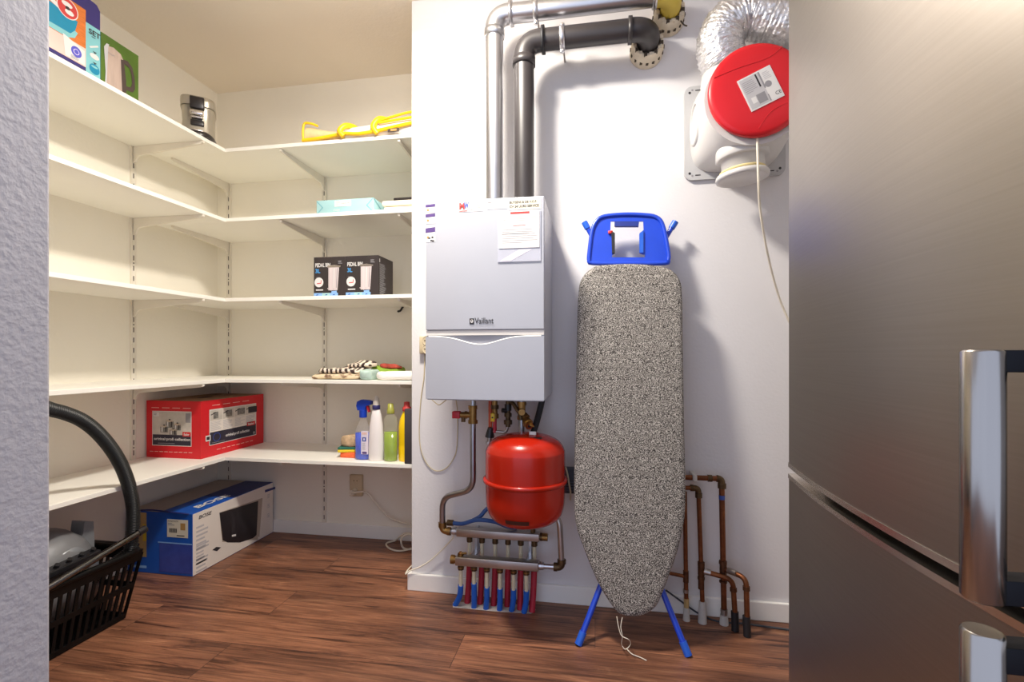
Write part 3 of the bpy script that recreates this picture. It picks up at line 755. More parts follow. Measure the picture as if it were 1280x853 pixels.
# yellow bottle
c = Vector((-.896, 2.215, z)); t = thing('bleach_bottle', 'yellow plastic bottle with red cap behind the dark carton', 'bottle', c)
m = MB(); lathe_at(m, c, [(.001, 0), (.036, 0), (.040, .006), (.040, .07), (.0385, .075), (.040, .08), (.040, .165), (.037, .19), (.028, .215), (.019, .235), (.017, .244)], 'bottle_yellow', 1, .7); m.build('bottle', t)
m = MB(); lathe_at(m, c, [(.0195, .240), (.021, .242), (.021, .258), (.015, .262), (.013, .284), (.001, .286)], 'ink_red'); m.build('cap', t)
m = MB(); m.box(-.881, 2.146, z, -.815, 2.178, z+.258, 'carton_charcoal', .004); tag(m.build('cleaner_pack', origin=(-.85, 2.17, z)), 'tall charcoal pack at the right end of the bottle row', 'package')

# ------------------------------------------------------------------ under the shelves: speaker carton, sockets, cords
t = thing('speaker_box', 'blue and white loudspeaker carton on the floor under the lowest shelf', 'box', (-2.02, 2.25, 0))
x0, x1, y0, y1, H = -2.196, -1.843, 1.962, 2.532, .291
m = MB(); m.box(x0, y0, .0005, x1, y1, H, 'carton_blue')
D = y1-y0; W = x1-x0
m.M = side_face(x1, y0, 0)
m.quad(.001, .003, D-.001, H-.001, 'carton_white', .0006)
q = lambda a, b: ((at(a, b, X=x1).y-y0), at(a, b, X=x1).z)
m.poly([q(274, 641), q(327, 623), q(322, 675), q(277.5, 678)], 'carton_grey', .001)
sp = [(274, 641.5), (322.5, 626.5), (320.5, 669), (316, 673), (300, 678.5), (284, 678.5), (278, 675.5)]
m.poly([q(*p) for p in sp], 'speaker_black', .0014)
m.poly([q(322.5, 626.5), q(328, 622.5), q(324, 672), q(320.5, 669)], 'carton_grey', .0012)
m.poly([q(289, 646), q(294, 644), q(293, 666), q(290, 667)], 'ink', .0018); m.poly([q(289.5, 669), q(294.5, 668), q(294.5, 670.3), q(289.5, 671.3)], 'paper', .002)
a = q(248, 649); b = q(264, 641); m.text('BOSE', a[0], a[1]-.003, 'ink', h=.017, w=.075, n=.0014, bold=.02, shear=.3)
for (ya, yb, s_) in ((650, 668, 1), (674, 686, 2), (690, 706, 3)):
    u = q(245, ya); v = q(261, yb+6); m.lines(u[0], v[1]-.03, v[0], u[1]-.03, 6, 'ink_light', .001, s_)
m.poly([q(265, 688), q(270, 684), q(276, 684.5), q(271, 689.5)], 'ink', .0014)
u = q(330, 614); v = q(345, 606); m.poly([q(331, 612.8), q(345.5, 608.2), q(345.5, 611), q(331, 616)], 'carton_navy', .001)
for k in range(3): m.lines(q(334, 625)[0], .21-.055*k, D-.02, .235-.055*k, 3, 'ink_light', .001, 30+k)
m.M = front_face(x0, y0, 0)
m.quad(.035, .075, .105, .285, 'kraft', .0008); m.quad(.035, .20, .105, .205, 'carton_blue', .001); m.quad(.085, .15, .105, .23, 'yellow_plastic', .001)
m.quad(.03, .022, .105, .034, 'sky_label', .0008)
m.M = frame((x0, y0, H), (1, 0, 0), (0, 1, 0))
m.quad(.001, .001, W*.50, D-.001, 'carton_grey', .0008)
m.quad(W*.5, D*.46, W-.003, D-.001, 'carton_navy', .001)  # navy on the far part of the blue top: shadow put into the colour
m.M = frame((x1-.040, y0+.08, H), (0, 1, 0), (-1, 0, 0)); m.text('BOSE', 0, 0, 'paper', h=.042, w=.21, n=.002, bold=.03, shear=.2)
m.M = Matrix(); m.build('carton', t, bevel=.0015)
m = MB(); m.M = front_face(x0, y0, 0); m.box(.218, .178, .0006, .330, .262, .0012, 'paper_cream'); m.text('SOUNDTOUCH', .222, .250, 'ink', h=.007, w=.055, n=.0016); m.lines(.222, .232, .26, .246, 2, 'ink_grey', .0016, 1)
for k in range(14): m.quad(.230+.003*k, .200, .2315+.003*k+.0012*(k % 3 == 0), .220, 'ink', .0016)
m.quad(.290, .214, .316, .246, 'ink_gold', .0016); m.lines(.27, .183, .325, .192, 1, 'ink', .0016, 9); m.build('shipping_label', t)
m = MB(); m.M = front_face(x0, y0, 0); m.box(.175, .012, .0006, W-.002, .150, .0010, 'tape_clear'); m.box(.168, .148, .0010, W-.001, .153, .0014, 'sky_label'); m.build('tape', t)
m = MB(); m.tube(curve([(x0+.06, y0+.004, H+.001), (x0+.14, y0-.006, H+.010), (x0+.22, y0-.004, H+.006), (x0+.30, y0-.007, H+.004), (x1-.02, y0+.002, H-.002)], 5), .004, 'carton_navy', 6); m.build('torn_flap', t)

def socket(c, w, h, lab, plug):
    t = thing('wall_socket', lab, 'socket', c)
    m = MB(); m.box(c.x-w/2, c.y-.024, c.z-h/2, c.x+w/2, c.y, c.z+h/2, 'socket_cream', .004); m.build('plate', t)
    for k in (1, -1):
        m = MB(); m.M = front_face(c.x, c.y-.0245, c.z+k*h*.24); 
        m.lathe([(.022, -.001), (.0215, .0015), (.019, .0015), (.018, -.0005)], 'socket_cream', 24); m.disc(0, 0, .018, .018, 'socket_cream', .0002)
        m.disc(-.0095, 0, .003, .003, 'socket_hole', .001); m.disc(.0095, 0, .003, .003, 'socket_hole', .001); m.build('outlet', t)
    return t
cs = (at(439, 592.5, Y=YB)+at(455, 620, Y=YB))/2; cs.y = YB
socket(cs, .074, .120, 'double beige wall socket on the alcove wall under the lowest shelf', True)
t = thing('power_cord', 'white power cord plugged into the alcove socket, coiling on the floor', 'cord', cs+Vector((0, -.05, -.03)))
pc = cs+Vector((-.006, -.026, -.030))
m = MB(); m.cyl(pc, pc+Vector((0, -.034, 0)), .018, 'cable_white', .015); m.build('plug', t)
m = MB()
m.tube(curve([pc+Vector((0, -.032, 0)), pc+Vector((.03, -.04, .006)), at(458, 616, Y=2.50), at(470, 630, Y=2.5), at(485, 646, Y=2.5), at(500, 653, Y=2.5), at(516, 657, Y=2.5), at(530, 668, Y=2.46),
    at(522, 676, Y=2.44), at(512, 668, Y=2.44), at(503, 672, Y=2.44), at(501.5, 678, Y=2.42)+Vector((0, 0, .0)), at(504, 685, Z=.006), at(512, 687, Z=.006), at(526, 683, Z=.006)], 7), .0052, 'cable_white', 8)
m.tube(curve([at(516, 667, Y=2.49), at(507, 667, Y=2.49), at(500, 671, Y=2.49), at(494, 676, Z=.006), at(484, 679, Z=.005), at(483.5, 683, Z=.005), at(490, 687.5, Z=.005), at(502, 689, Z=.005), at(516, 685.5, Z=.005)], 7), .0048, 'cable_white', 8)
m.build('cable', t)

# ------------------------------------------------------------------ basket with vacuum cleaner
t = thing('plastic_basket', 'black slotted plastic basket on the floor at the left', 'basket', (-1.98, 1.33, 0))
bx0, bx1, by0, by1, bz = -2.20, -1.772, 1.00, 1.645, .262     # rim
ins = .042
def wallpt(side, u, v):
    """u along the wall, v up; walls lean outwards"""
    k = ins*(1-v)
    if side == 0: return Vector((bx1-k, by0+k+(by1-by0-2*k)*u, .004+v*(bz-.004)))      # +X
    if side == 1: return Vector((bx1-k-(bx1-bx0-2*k)*u, by1-k, .004+v*(bz-.004)))      # far end
    if side == 2: return Vector((bx0+k, by1-k-(by1-by0-2*k)*u, .004+v*(bz-.004)))
    return Vector((bx0+k+(bx1-bx0-2*k)*u, by0+k, .004+v*(bz-.004)))
def bar(m, a, b, w, d, mt):
    a, b = Vector(a), Vector(b); t_ = (b-a).normalized(); up = Vector((0, 0, 1)) if abs(t_.z) < .8 else Vector((1, 0, 0))
    x = t_.cross(up).normalized(); y = x.cross(t_)
    vs = [p+x*(sx*w/2)+y*(sy*d/2) for p in (a, b) for sx, sy in ((-1, -1), (1, -1), (1, 1), (-1, 1))]
    m.add(vs, [(0, 3, 2, 1), (4, 5, 6, 7), (0, 1, 5, 4), (1, 2, 6, 5), (2, 3, 7, 6), (3, 0, 4, 7)], mt)
m = MB()
for sd in range(4):
    nb = 22 if sd in (0, 2) else 14
    for lo, hi in ((0, .08), (.44, .52), (.84, 1.0)):
        vs = [wallpt(sd, u, v) for v in (lo, hi) for u in (0, 1)]
        nrm = (vs[1]-vs[0]).cross(vs[2]-vs[0]).normalized()*.0035
        m.add([p+nrm for p in vs]+[p-nrm for p in vs], [(0, 1, 3, 2), (4, 6, 7, 5), (0, 4, 5, 1), (2, 3, 7, 6), (0, 2, 6, 4), (1, 5, 7, 3)], 'basket_black')
    for i in range(nb+1):
        for lo, hi in ((0, .48), (.48, .95)):
            bar(m, wallpt(sd, i/nb, lo), wallpt(sd, i/nb, hi), .011, .006, 'basket_black')
m.box(bx0+ins, by0+ins, .001, bx1-ins, by1-ins, .008, 'basket_black')
m.build('walls', t)
m = MB()
rp = [(bx0, by0), (bx1, by0), (bx1, by1), (bx0, by1)]
pts = []
for i in range(4):
    a, b, c_ = Vector((*rp[i-1], bz)), Vector((*rp[i], bz)), Vector((*rp[(i+1) % 4], bz)); pts += bend(a, b, c_, .05, 6)
m.tube(pts, .011, 'basket_black', 10, closed=True)
m.box(bx0+.06, by1, bz-.006, bx1-.05, by1+.035, bz+.006, 'basket_black', .004)
m.build('rim', t)

cvc = Vector((-1.99, 1.475, .16))
t = thing('vacuum_cleaner', 'grey vacuum cleaner body lying in the black basket', 'vacuum cleaner', (cvc.x, cvc.y, .02))
m = MB()
rings = []
for k, (dy, a, zt) in enumerate(((-.26, .07, .24), (-.22, .115, .31), (-.12, .135, .372), (-.03, .14, .395), (.02, .135, .385), (.06, .125, .355), (.095, .105, .31), (.115, .06, .25))):
    cz_ = (zt+.06)/2; h_ = (zt-.06)/2
    rings.append([(cvc.x+a*math.copysign(abs(math.cos(2*PI*j/28))**.75, math.cos(2*PI*j/28)), cvc.y+dy, cz_+h_*math.copysign(abs(math.sin(2*PI*j/28))**.8, math.sin(2*PI*j/28))) for j in range(28)])
loft(m, rings, 'vacuum_silver'); m.build('body', t)
m = MB()
hp = [at(99, 676, X=-1.93), at(104, 668, X=-1.93), at(106, 652, X=-1.93), at(117, 652, X=-1.93), at(118, 675, X=-1.93), at(118, 697, X=-1.93), at(100, 700, X=-1.93)]
m.M = side_face(-1.96, 0, 0); m.prism([(p.y, p.z) for p in hp], -.03, .03, 'vacuum_grey'); m.M = Matrix(); m.build('handle', t, bevel=.008, seg=3)
m = MB(); m.M = Matrix.Translation((cvc.x+.105, cvc.y-.02, .27)) @ Matrix.Rotation(PI/2, 4, 'Y'); m.lathe([(.062, -.02), (.066, .0), (.06, .018), (.03, .024), (.001, .025)], 'vacuum_grey', 28); m.M = Matrix(); m.build('filter_cap', t)
hx = -1.80
hs = [(52, 508), (65, 512.5), (82, 517), (103, 526), (122, 541), (139, 561), (152, 583), (161, 607), (166, 632), (166.5, 655), (165, 672), (163, 690)]
hpts = curve([at(a, b, X=hx) for a, b in hs], 10)
hpts += curve([hpts[-1], Vector((-1.86, 1.56, .20)), Vector((-1.92, 1.50, .15))], 8)[1:]
# resample evenly and ripple it
L = [0]
for i in range(1, len(hpts)): L.append(L[-1]+(hpts[i]-hpts[i-1]).length)
NR = int(L[-1]/.0016); rs = []; k = 0
for i in range(NR):
    d = L[-1]*i/(NR-1)
    while k < len(L)-2 and L[k+1] < d: k += 1
    f = (d-L[k])/max(1e-9, L[k+1]-L[k]); rs.append(hpts[k].lerp(hpts[k+1], f))
m = MB(); m.tube(rs, [.0208+.0032*math.sin(i*PI/2) for i in range(NR)], 'hose_black', 16); 
vh = m.build('hose', t)
t = thing('vacuum_tube', 'shiny black vacuum cleaner tube lying across the basket rim', 'tube', (-1.8, 1.4, .27))
a = at(180.5, 662, X=-1.775); b = at(50, 741, X=-1.768)
m = MB(); m.cyl(b, a, .012, 'tube_black', n=18); m.build('tube', t)
d_ = (a-b).normalized(); m = MB(); m.cyl(a-d_*.03, a+d_*.004, .0145, 'black_plastic', n=18); m.build('end_collar', t)
t = thing('floor_nozzle', 'dark ribbed floor nozzle lying inside the black basket', 'nozzle', (-1.82, 1.40, .2))
a = at(120, 690, X=-1.83); b = at(50, 722, X=-1.83)
m = MB(); bar(m, a, b, .05, .022, 'black_plastic'); m.build('head', t, bevel=.004)
for q_ in range(4):
    p = a.lerp(b, .1+.22*q_); m = MB(); m.cyl(p+Vector((0, 0, .004)), p+Vector((.012, 0, .022)), .008, 'black_plastic', n=12); m.build('wheel', t)

# ================================================================== boiler
x0, x1, y0, z0, z1 = -.612, -.1765, 1.693, .8715, 1.592
t = thing('wall_boiler', 'white wall-hung gas boiler above the red tank', 'boiler', ((x0+x1)/2, YW, z0))
W = x1-x0
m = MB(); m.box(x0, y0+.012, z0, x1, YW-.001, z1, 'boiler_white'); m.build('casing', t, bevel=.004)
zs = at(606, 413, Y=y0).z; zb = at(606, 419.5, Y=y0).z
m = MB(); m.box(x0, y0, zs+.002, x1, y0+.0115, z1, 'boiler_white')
m.M = front_face(x0, y0, z0)
fx = lambda a: at(a, 400, Y=y0).x-x0
fz = lambda b: at(606, b, Y=y0).z-z0
m.M = Matrix(); m.build('front_cover', t, bevel=.0025)
m = MB(); m.M = front_face(x0, y0, z0)
bx_ = fx(587); m.prism([(bx_, fz(405.5)), (bx_+.017, fz(405.5)), (bx_+.017, fz(398)), (bx_, fz(398))], .0003, .0012, 'ink')
m.disc(bx_+.0085, fz(401.5), .0052, .0062, 'paper', .0016); m.disc(bx_+.0085, fz(401), .0022, .003, 'ink', .0018)
m.text('Vaillant', fx(593.5), fz(404.8), 'ink', h=fz(397.3)-fz(404.8), w=fx(617)-fx(593.5), n=.0014, bold=.012)
m.lines(fx(587), fz(407.2), fx(620), fz(406.4), 1, 'ink_grey', .0014, 2); m.build('badge', t)
m = MB(); m.box(x0+.001, y0+.004, zb+.001, x1-.001, y0+.0118, zs, 'boiler_trim'); m.build('trim_strip', t)
m = MB()
cv = []
for i in range(41):
    u = i/40; cv.append((u*W, fz(420.5)-(fz(420.5)-fz(431))*math.exp(-((u-.47)/.20)**2)))
lower = [(0, 0), (W, 0)]+[c_ for c_ in reversed(cv)]
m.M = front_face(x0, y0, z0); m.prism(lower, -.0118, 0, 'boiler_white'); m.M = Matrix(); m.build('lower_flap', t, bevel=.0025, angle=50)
m = MB(); m.M = front_face(x0, y0, z0); m.tube([(c_[0], c_[1]-.0005, -.0025) for c_ in cv[1:-1]], .003, 'white_trim', 8); m.M = Matrix(); m.build('flap_highlight', t)  # highlight of the flap's curved edge, made as a white tube
m = MB(); m.M = front_face(x0, y0+.0112, z0); m.quad(.01, fz(433), W-.01, fz(419.6), 'panel_grey', .0006); m.M = Matrix(); m.build('control_recess', t)
m = MB(); m.box(x0+.004, y0+.008, z0-.004, x1-.004, YW-.004, z0, 'panel_grey'); m.build('bottom_plate', t)
# stickers on the front cover
def sticker(px0, py0, px1, py1, base, draw, name='sticker'):
    a = at(px0, py1, Y=y0); b = at(px1, py0, Y=y0)
    m = MB(); m.M = front_face(a.x, y0-.0003, a.z); w, h = b.x-a.x, b.z-a.z
    m.box(0, 0, -.0001, w, h, .0004, base); draw(m, w, h); m.M = Matrix(); return m.build(name, t)
def dr_small(k):
    def f(m, w, h):
        m.poly([(0, h*.62), (w, h*.68), (w, h), (0, h*.94)], 'ink_purple', .0008)
        m.disc(w*.25, h*.32, w*.12, w*.12, 'ink_gold', .0008); m.disc(w*.72, h*.36, w*.10, w*.10, 'ink_light', .0008)
        if k == 2:
            for i, (a, b) in enumerate(((.3, .22), (.62, .26), (.5, .05), (.7, .02))): m.quad(w*a, h*b, w*(a+.2), h*(b+.10), 'ink', .0010)
    return f
sticker(532, 255, 544, 266.5, 'paper', dr_small(0)); sticker(532, 266.8, 544, 280, 'paper', dr_small(1)); sticker(532, 284, 544, 303, 'paper', dr_small(2))
def dr_mw(m, w, h):
    m.text('M', w*.04, h*.22, 'ink_red', h=h*.58, w=w*.22, n=.0009, bold=.05); m.text('W', w*.22, h*.26, 'ink_blue', h=h*.58, w=w*.20, n=.0010, bold=.05)
    m.quad(w*.04, h*.05, w*.36, h*.12, 'ink_red', .0008); m.lines(w*.48, h*.10, w*.98, h*.95, 6, 'ink_grey', .0008, 3, .3); m.lines(w*.04, h*.88, w*.42, h*.97, 1, 'ink_purple', .0008, 5)
sticker(573, 249.5, 604, 265.5, 'paper', dr_mw)
def dr_note(m, w, h): m.lines(w*.02, h*.1, w*.95, h*.95, 5, 'ink_light', .0008, 9, .25); m.lines(w*.03, h*.62, w*.3, h*.74, 1, 'ink_grey', .0010, 3)
sticker(609, 248, 634, 262, 'paper', dr_note)
def dr_srv(m, w, h):
    m.text('BUYSENS & DE V.O.F.', w*.04, h*.60, 'ink', h=h*.22, w=w*.84, n=.0009, bold=.02); m.text('CV 24 UURS SERVICE', w*.04, h*.20, 'ink', h=h*.24, w=w*.90, n=.0009, bold=.02)
sticker(635.5, 247.5, 676, 263, 'paper_cream', dr_srv)
# document sleeve
t2 = thing('document_sleeve', 'clear sleeve with a printed service sheet taped to the boiler front', 'document', at(650, 328, Y=y0-.004))
a = at(622, 328, Y=y0-.0045); b = at(676, 262.5, Y=y0-.0045); w, h = b.x-a.x, b.z-a.z
m = MB(); m.M = front_face(a.x, y0-.0008, a.z); m.box(0, 0, 0, w, h, .0022, 'plastic_sleeve'); m.poly([(w*.04, h*.02), (w*.5, h*.24), (w*.8, h*.24), (w*.3, h*.02)], 'label_lilac', .0026); m.build('sleeve', t2, bevel=.0006)
m = MB(); m.M = front_face(a.x, y0-.0034, a.z); m.box(w*.03, h*.27, 0, w*.97, h, .0012, 'paper')
m.quad(w*.30, h*.945, w*.74, h*.985, 'ink_red', .0016)
m.lines(w*.08, h*.74, w*.22, h*.93, 5, 'ink_light', .0016, 1, .3); m.lines(w*.26, h*.80, w*.92, h*.90, 3, 'ink_light', .0016, 2, .2); m.lines(w*.36, h*.70, w*.8, h*.73, 1, 'ink_red', .0016, 4, .3); m.lines(w*.10, h*.36, w*.95, h*.66, 7, 'ink_light', .0016, 5, .25); m.lines(w*.10, h*.54, w*.8, h*.57, 1, 'ink_grey', .0018, 6, .3)
m.build('sheet', t2)

# ------------------------------------------------------------------ flue pipes
def ring(m, c, ax, r, w, mt, n=28, th=.006):
    c = Vector(c); ax = Vector(ax).normalized(); m.tube([c-ax*(w/2+.0008), c-ax*w/2, c+ax*w/2, c+ax*(w/2+.0008)], [r, r+th, r+th, r], mt, n)
PY = 1.87
def flue(name, lab, X0, Z0, X1, r, mt, elbow_end, rc, ringmat):
    t = thing(name, lab, 'pipe', (X0, PY, z1))
    R = r*1.75
    m = MB(); m.cyl((X0, PY, z1+.001), (X0, PY, Z0-R), r, mt, n=32); m.build('vertical_pipe', t)
    m = MB(); m.tube(bend((X0, PY, Z0-.3), (X0, PY, Z0), (X0+.3, PY, Z0), R, 14), r*1.04, mt, 32); ring(m, (X0, PY, Z0-R-.01), (0, 0, 1), r*1.0, .03, mt, th=r*.14); ring(m, (X0+R+.006, PY, Z0), (1, 0, 0), r, .012, ringmat, th=r*.28); m.build('elbow', t)
    m = MB(); m.cyl((X0+R, PY, Z0), (X1-R, PY, Z0), r, mt, n=32); m.build('horizontal_pipe', t)
    m = MB(); m.tube(bend((X1-.3, PY, Z0), (X1, PY, Z0), (X1, PY+.3, Z0), R, 14)+[Vector((X1, YW, Z0))], r*1.05, elbow_end, 32); ring(m, (X1-R-.005, PY, Z0), (1, 0, 0), r, .014, elbow_end if mt == 'black_pipe' else mt, th=r*.2); m.build('wall_elbow', t)
    return t, R
t, R = flue('flue_pipe', 'silver metal flue pipe rising from the boiler and turning right', -.392, 2.372, .287, .0355, 'galvanised', 'yellow_elbow', .06, 'galvanised')
t, R2 = flue('flue_pipe', 'black plastic flue pipe rising from the boiler beside the silver one', -.2736, 2.255, .204, .0395, 'black_pipe', 'black_pipe', .066, 'black_rubber')
def clamp(px_, Z0, r, lab):
    X = at(px_, 40, Y=PY).x
    t = thing('pipe_clamp', lab, 'clamp', (X, PY, Z0))
    m = MB(); ring(m, (X, PY, Z0), (1, 0, 0), r+.0008, .018, 'galvanised', th=.003); m.build('band', t)
    for s_ in (1, -1):
        m = MB(); m.box(X-.008, PY-.006, Z0+s_*(r+.003)-(.014 if s_ < 0 else 0), X+.008, PY+.006, Z0+s_*(r+.003)+(.014 if s_ > 0 else 0), 'galvanised', .002); m.cyl((X, PY-.010, Z0+s_*(r+.011)), (X, PY+.010, Z0+s_*(r+.011)), .004, 'steel_dull', n=10); m.build('bolt', t)
    m = MB(); m.cyl((X, PY+r, Z0), (X, YW, Z0), .004, 'steel_dull', n=10); m.build('stud', t)
clamp(670, 2.372, .0355, 'metal clamp holding the silver flue pipe to the wall'); clamp(703, 2.255, .0395, 'metal clamp holding the black flue pipe to the wall')
def collar(X, Z0, r, lab, jag):
    t = thing('wall_collar', lab, 'collar', (X, YW, Z0))
    ya = 1.945; m = MB(); m.M = frame((X, YW-.001, Z0), (1, 0, 0), (0, 0, 1))
    h = YW-ya
    m.lathe([(r+.024, 0), (r+.024, .012), (r+.022, h*.5), (r+.016, h-.004), (r+.010, h), (r+.004, h-.004), (r+.004, 0)], 'collar_lace', 36, caps=False)
    for k in range(16):
        a = 2*PI*k/16
        m.box((r+.020)*math.cos(a)-.005, (r+.020)*math.sin(a)-.005, h*.35, (r+.020)*math.cos(a)+.005, (r+.020)*math.sin(a)+.005, h*.35+.012, 'collar_dark')
        a += .2; m.box((r+.010)*math.cos(a)-.006, (r+.010)*math.sin(a)-.006, h-.010, (r+.010)*math.cos(a)+.006, (r+.010)*math.sin(a)+.006, h+.002, 'collar_dark' if k % 2 else 'collar_lace')
    m.M = Matrix(); m.build('sleeve', t)
    if jag:
        m = MB(); m.tube(curve([at(851, 26, Y=1.96), at(855, 31, Y=1.96), at(859, 32.5, Y=1.96)], 4), .003, 'collar_dark', 6); m.build('wire_tail', t)
collar(.287, 2.372, .0375, 'pale perforated wall collar around the silver pipe\'s yellow elbow', True)
collar(.204, 2.255, .0415, 'pale perforated wall collar around the black pipe\'s elbow', False)

# ------------------------------------------------------------------ pipes and valves under the boiler
zb_ = z0-.004
YP = 1.88
t = thing('heating_pipe', 'steel pipe with red handled brass valve dropping from the boiler\'s left', 'pipe', at(591, 500, Y=YP))
pts = pipe([Vector((at(591, 500, Y=YP).x, YP, zb_)), at(591.5, 612, Y=YP), at(553, 622, Y=1.945), at(553, 657, Y=1.95)], .05, 8)
m = MB(); m.tube(pts, .0125, 'steel_pipe', 16); m.build('tube', t)
pv = at(591, 519, Y=YP)
m = MB(); m.hexnut(pv+Vector((0, 0, .038)), pv+Vector((0, 0, .024)), .019, 'brass'); m.cyl(pv+Vector((0, 0, .026)), pv-Vector((0, 0, .022)), .0155, 'brass', n=16); m.hexnut(pv-Vector((0, 0, .020)), pv-Vector((0, 0, .034)), .020, 'brass')
m.cyl(pv, pv+Vector((-.05, -.005, .0)), .012, 'brass', n=14); m.hexnut(pv+Vector((-.022, -.003, 0)), pv+Vector((-.032, -.003, 0)), .015, 'brass'); m.cyl(pv+Vector((-.038, -.004, -.006)), pv+Vector((-.038, -.004, -.028)), .009, 'brass_dark', n=12); m.build('valve', t)
m = MB(); m.box(pv.x-.082, pv.y-.018, pv.z-.014, pv.x-.049, pv.y+.008, pv.z+.015, 'red_handle', .004); m.build('valve_handle', t)
pe = at(553, 658, Y=1.95)
m = MB(); m.hexnut(pe+Vector((0, 0, .016)), pe+Vector((0, 0, -.004)), .018, 'brass'); m.tube(bend(pe+Vector((0, 0, .03)), pe+Vector((0, 0, -.02)), pe+Vector((.06, .0, -.02)), .022, 8)+[pe+Vector((.034, .0, -.02))], .014, 'brass', 14); m.hexnut(pe+Vector((.022, .0, -.02)), pe+Vector((.036, .0, -.02)), .018, 'brass'); m.build('brass_elbow', t)

t = thing('gas_pipe', 'orange pipe with small yellow valve under the boiler', 'pipe', at(617, 505, Y=1.9))
xa = at(613, 500, Y=1.92).x; xb = at(618.5, 500, Y=1.9).x
m = MB(); m.tube([(xa, 1.92, zb_), (xa, 1.92, .74), (xa+.01, 1.92, .70)], .008, 'orange_pipe', 12); m.build('riser', t)
m = MB(); m.tube([(xb, 1.9, .78), (xb, 1.9, .72)], .008, 'red_handle', 12); m.build('lower_pipe', t)
m = MB(); m.hexnut((xb, 1.9, zb_), (xb, 1.9, zb_-.02), .014, 'brass'); m.cyl((xb, 1.9, zb_-.018), (xb, 1.9, zb_-.09), .011, 'brass', n=14); m.hexnut((xb, 1.9, zb_-.036), (xb, 1.9, zb_-.052), .016, 'brass_dark'); m.hexnut((xb, 1.9, zb_-.072), (xb, 1.9, zb_-.090), .016, 'brass'); m.build('valve', t)
p = at(616, 522, Y=1.875); m = MB(); m.box(p.x-.008, p.y-.006, p.z-.017, p.x+.008, p.y+.006, p.z+.017, 'yellow_plastic', .003); m.cyl(p+Vector((0, -.004, 0)), p+Vector((0, -.008, 0)), .0035, 'ink', n=10); m.build('valve_handle', t)

t = thing('filling_valve', 'dark brass filling valve assembly under the boiler', 'valve', at(636, 505, Y=1.9))
p = at(635, 500, Y=1.9); xa = p.x
m = MB(); m.hexnut((xa, 1.9, zb_), (xa, 1.9, zb_-.018), .016, 'brass_dark'); m.cyl((xa, 1.9, zb_-.016), (xa, 1.9, .745), .010, 'brass_dark', n=14); m.hexnut((xa, 1.9, .80), (xa, 1.9, .785), .015, 'brass_dark'); m.hexnut((xa, 1.9, .772), (xa, 1.9, .755), .017, 'brass_dark'); m.cyl((xa, 1.9, .81), (xa, 1.9, .835), .014, 'black_plastic', n=14)
m.tube(curve([(xa, 1.9, .845), (xa+.02, 1.895, .84), (xa+.035, 1.89, .82), (xa+.05, 1.885, .80), (xa+.055, 1.88, .775)], 5), .008, 'brass_dark', 10); m.build('body', t)
m = MB(); m.cyl((xa-.004, 1.895, .81), (xa-.022, 1.885, .812), .009, 'black_plastic', n=12); m.build('knob', t)
m = MB(); m.tube(curve([(xa, 1.9, .75), (xa-.01, 1.9, .725), (xa-.04, 1.9, .724), (xa-.075, 1.9, .727)], 5), .006, 'steel_dull', 10); m.build('link_hose', t)
p = at(612, 541, Y=1.9)
m = MB(); m.cyl(p+Vector((0, 0, -.018)), p+Vector((.004, -.002, .020)), .019, 'black_plastic', .011, n=10); m.cyl(p+Vector((0, 0, -.018)), p+Vector((0, 0, -.038)), .010, 'steel_dull', n=12); m.hexnut(p+Vector((-.004, 0, -.036)), p+Vector((-.004, 0, -.046)), .013, 'galvanised'); m.build('black_knob', t)

t = thing('return_pipe', 'steel return pipe with bright brass drain cock above the red tank', 'pipe', at(652, 500, Y=1.88))
xa = at(652, 500, Y=1.9).x
m = MB(); m.cyl((xa, 1.9, zb_), (xa, 1.9, .70), .0125, 'steel_pipe', n=16); m.build('tube', t)
m = MB(); m.hexnut((xa, 1.9, .846), (xa, 1.9, .832), .019, 'brass'); m.cyl((xa, 1.9, .834), (xa, 1.9, .786), .0155, 'brass', n=16); m.hexnut((xa, 1.9, .79), (xa, 1.9, .775), .018, 'brass'); m.cyl((xa, 1.9, .81), (xa+.006, 1.865, .808), .013, 'brass', n=14); m.cyl((xa, 1.9, .81), (xa+.03, 1.87, .79), .008, 'brass', n=12); m.build('valve', t)
p = at(661, 531, Y=1.845)
m = MB(); m.cyl(p+Vector((-.012, .02, .012)), p+Vector((.004, -.01, -.004)), .016, 'brass_bright', n=16); m.hexnut(p+Vector((-.008, .012, .008)), p+Vector((-.002, 0, .002)), .020, 'brass_bright'); m.cyl(p+Vector((.0, -.004, 0)), p+Vector((.022, -.02, -.004)), .006, 'brass_bright', .003, n=12); m.cyl(p+Vector((.0045, -.0105, -.0045)), p+Vector((.005, -.0115, -.005)), .007, 'ink', n=12); m.build('drain_cock', t)
m = MB(); m.tube(curve([at(678, 498, Y=1.93), at(675, 512, Y=1.93), at(671, 527, Y=1.91), at(667, 540, Y=1.89), at(662, 552, Y=1.87)], 6), .0125, 'black_rubber', 14); tag(m.build('drain_hose', origin=at(675, 512, Y=1.93)), 'thick black hose running from the boiler down behind the red tank', 'hose')

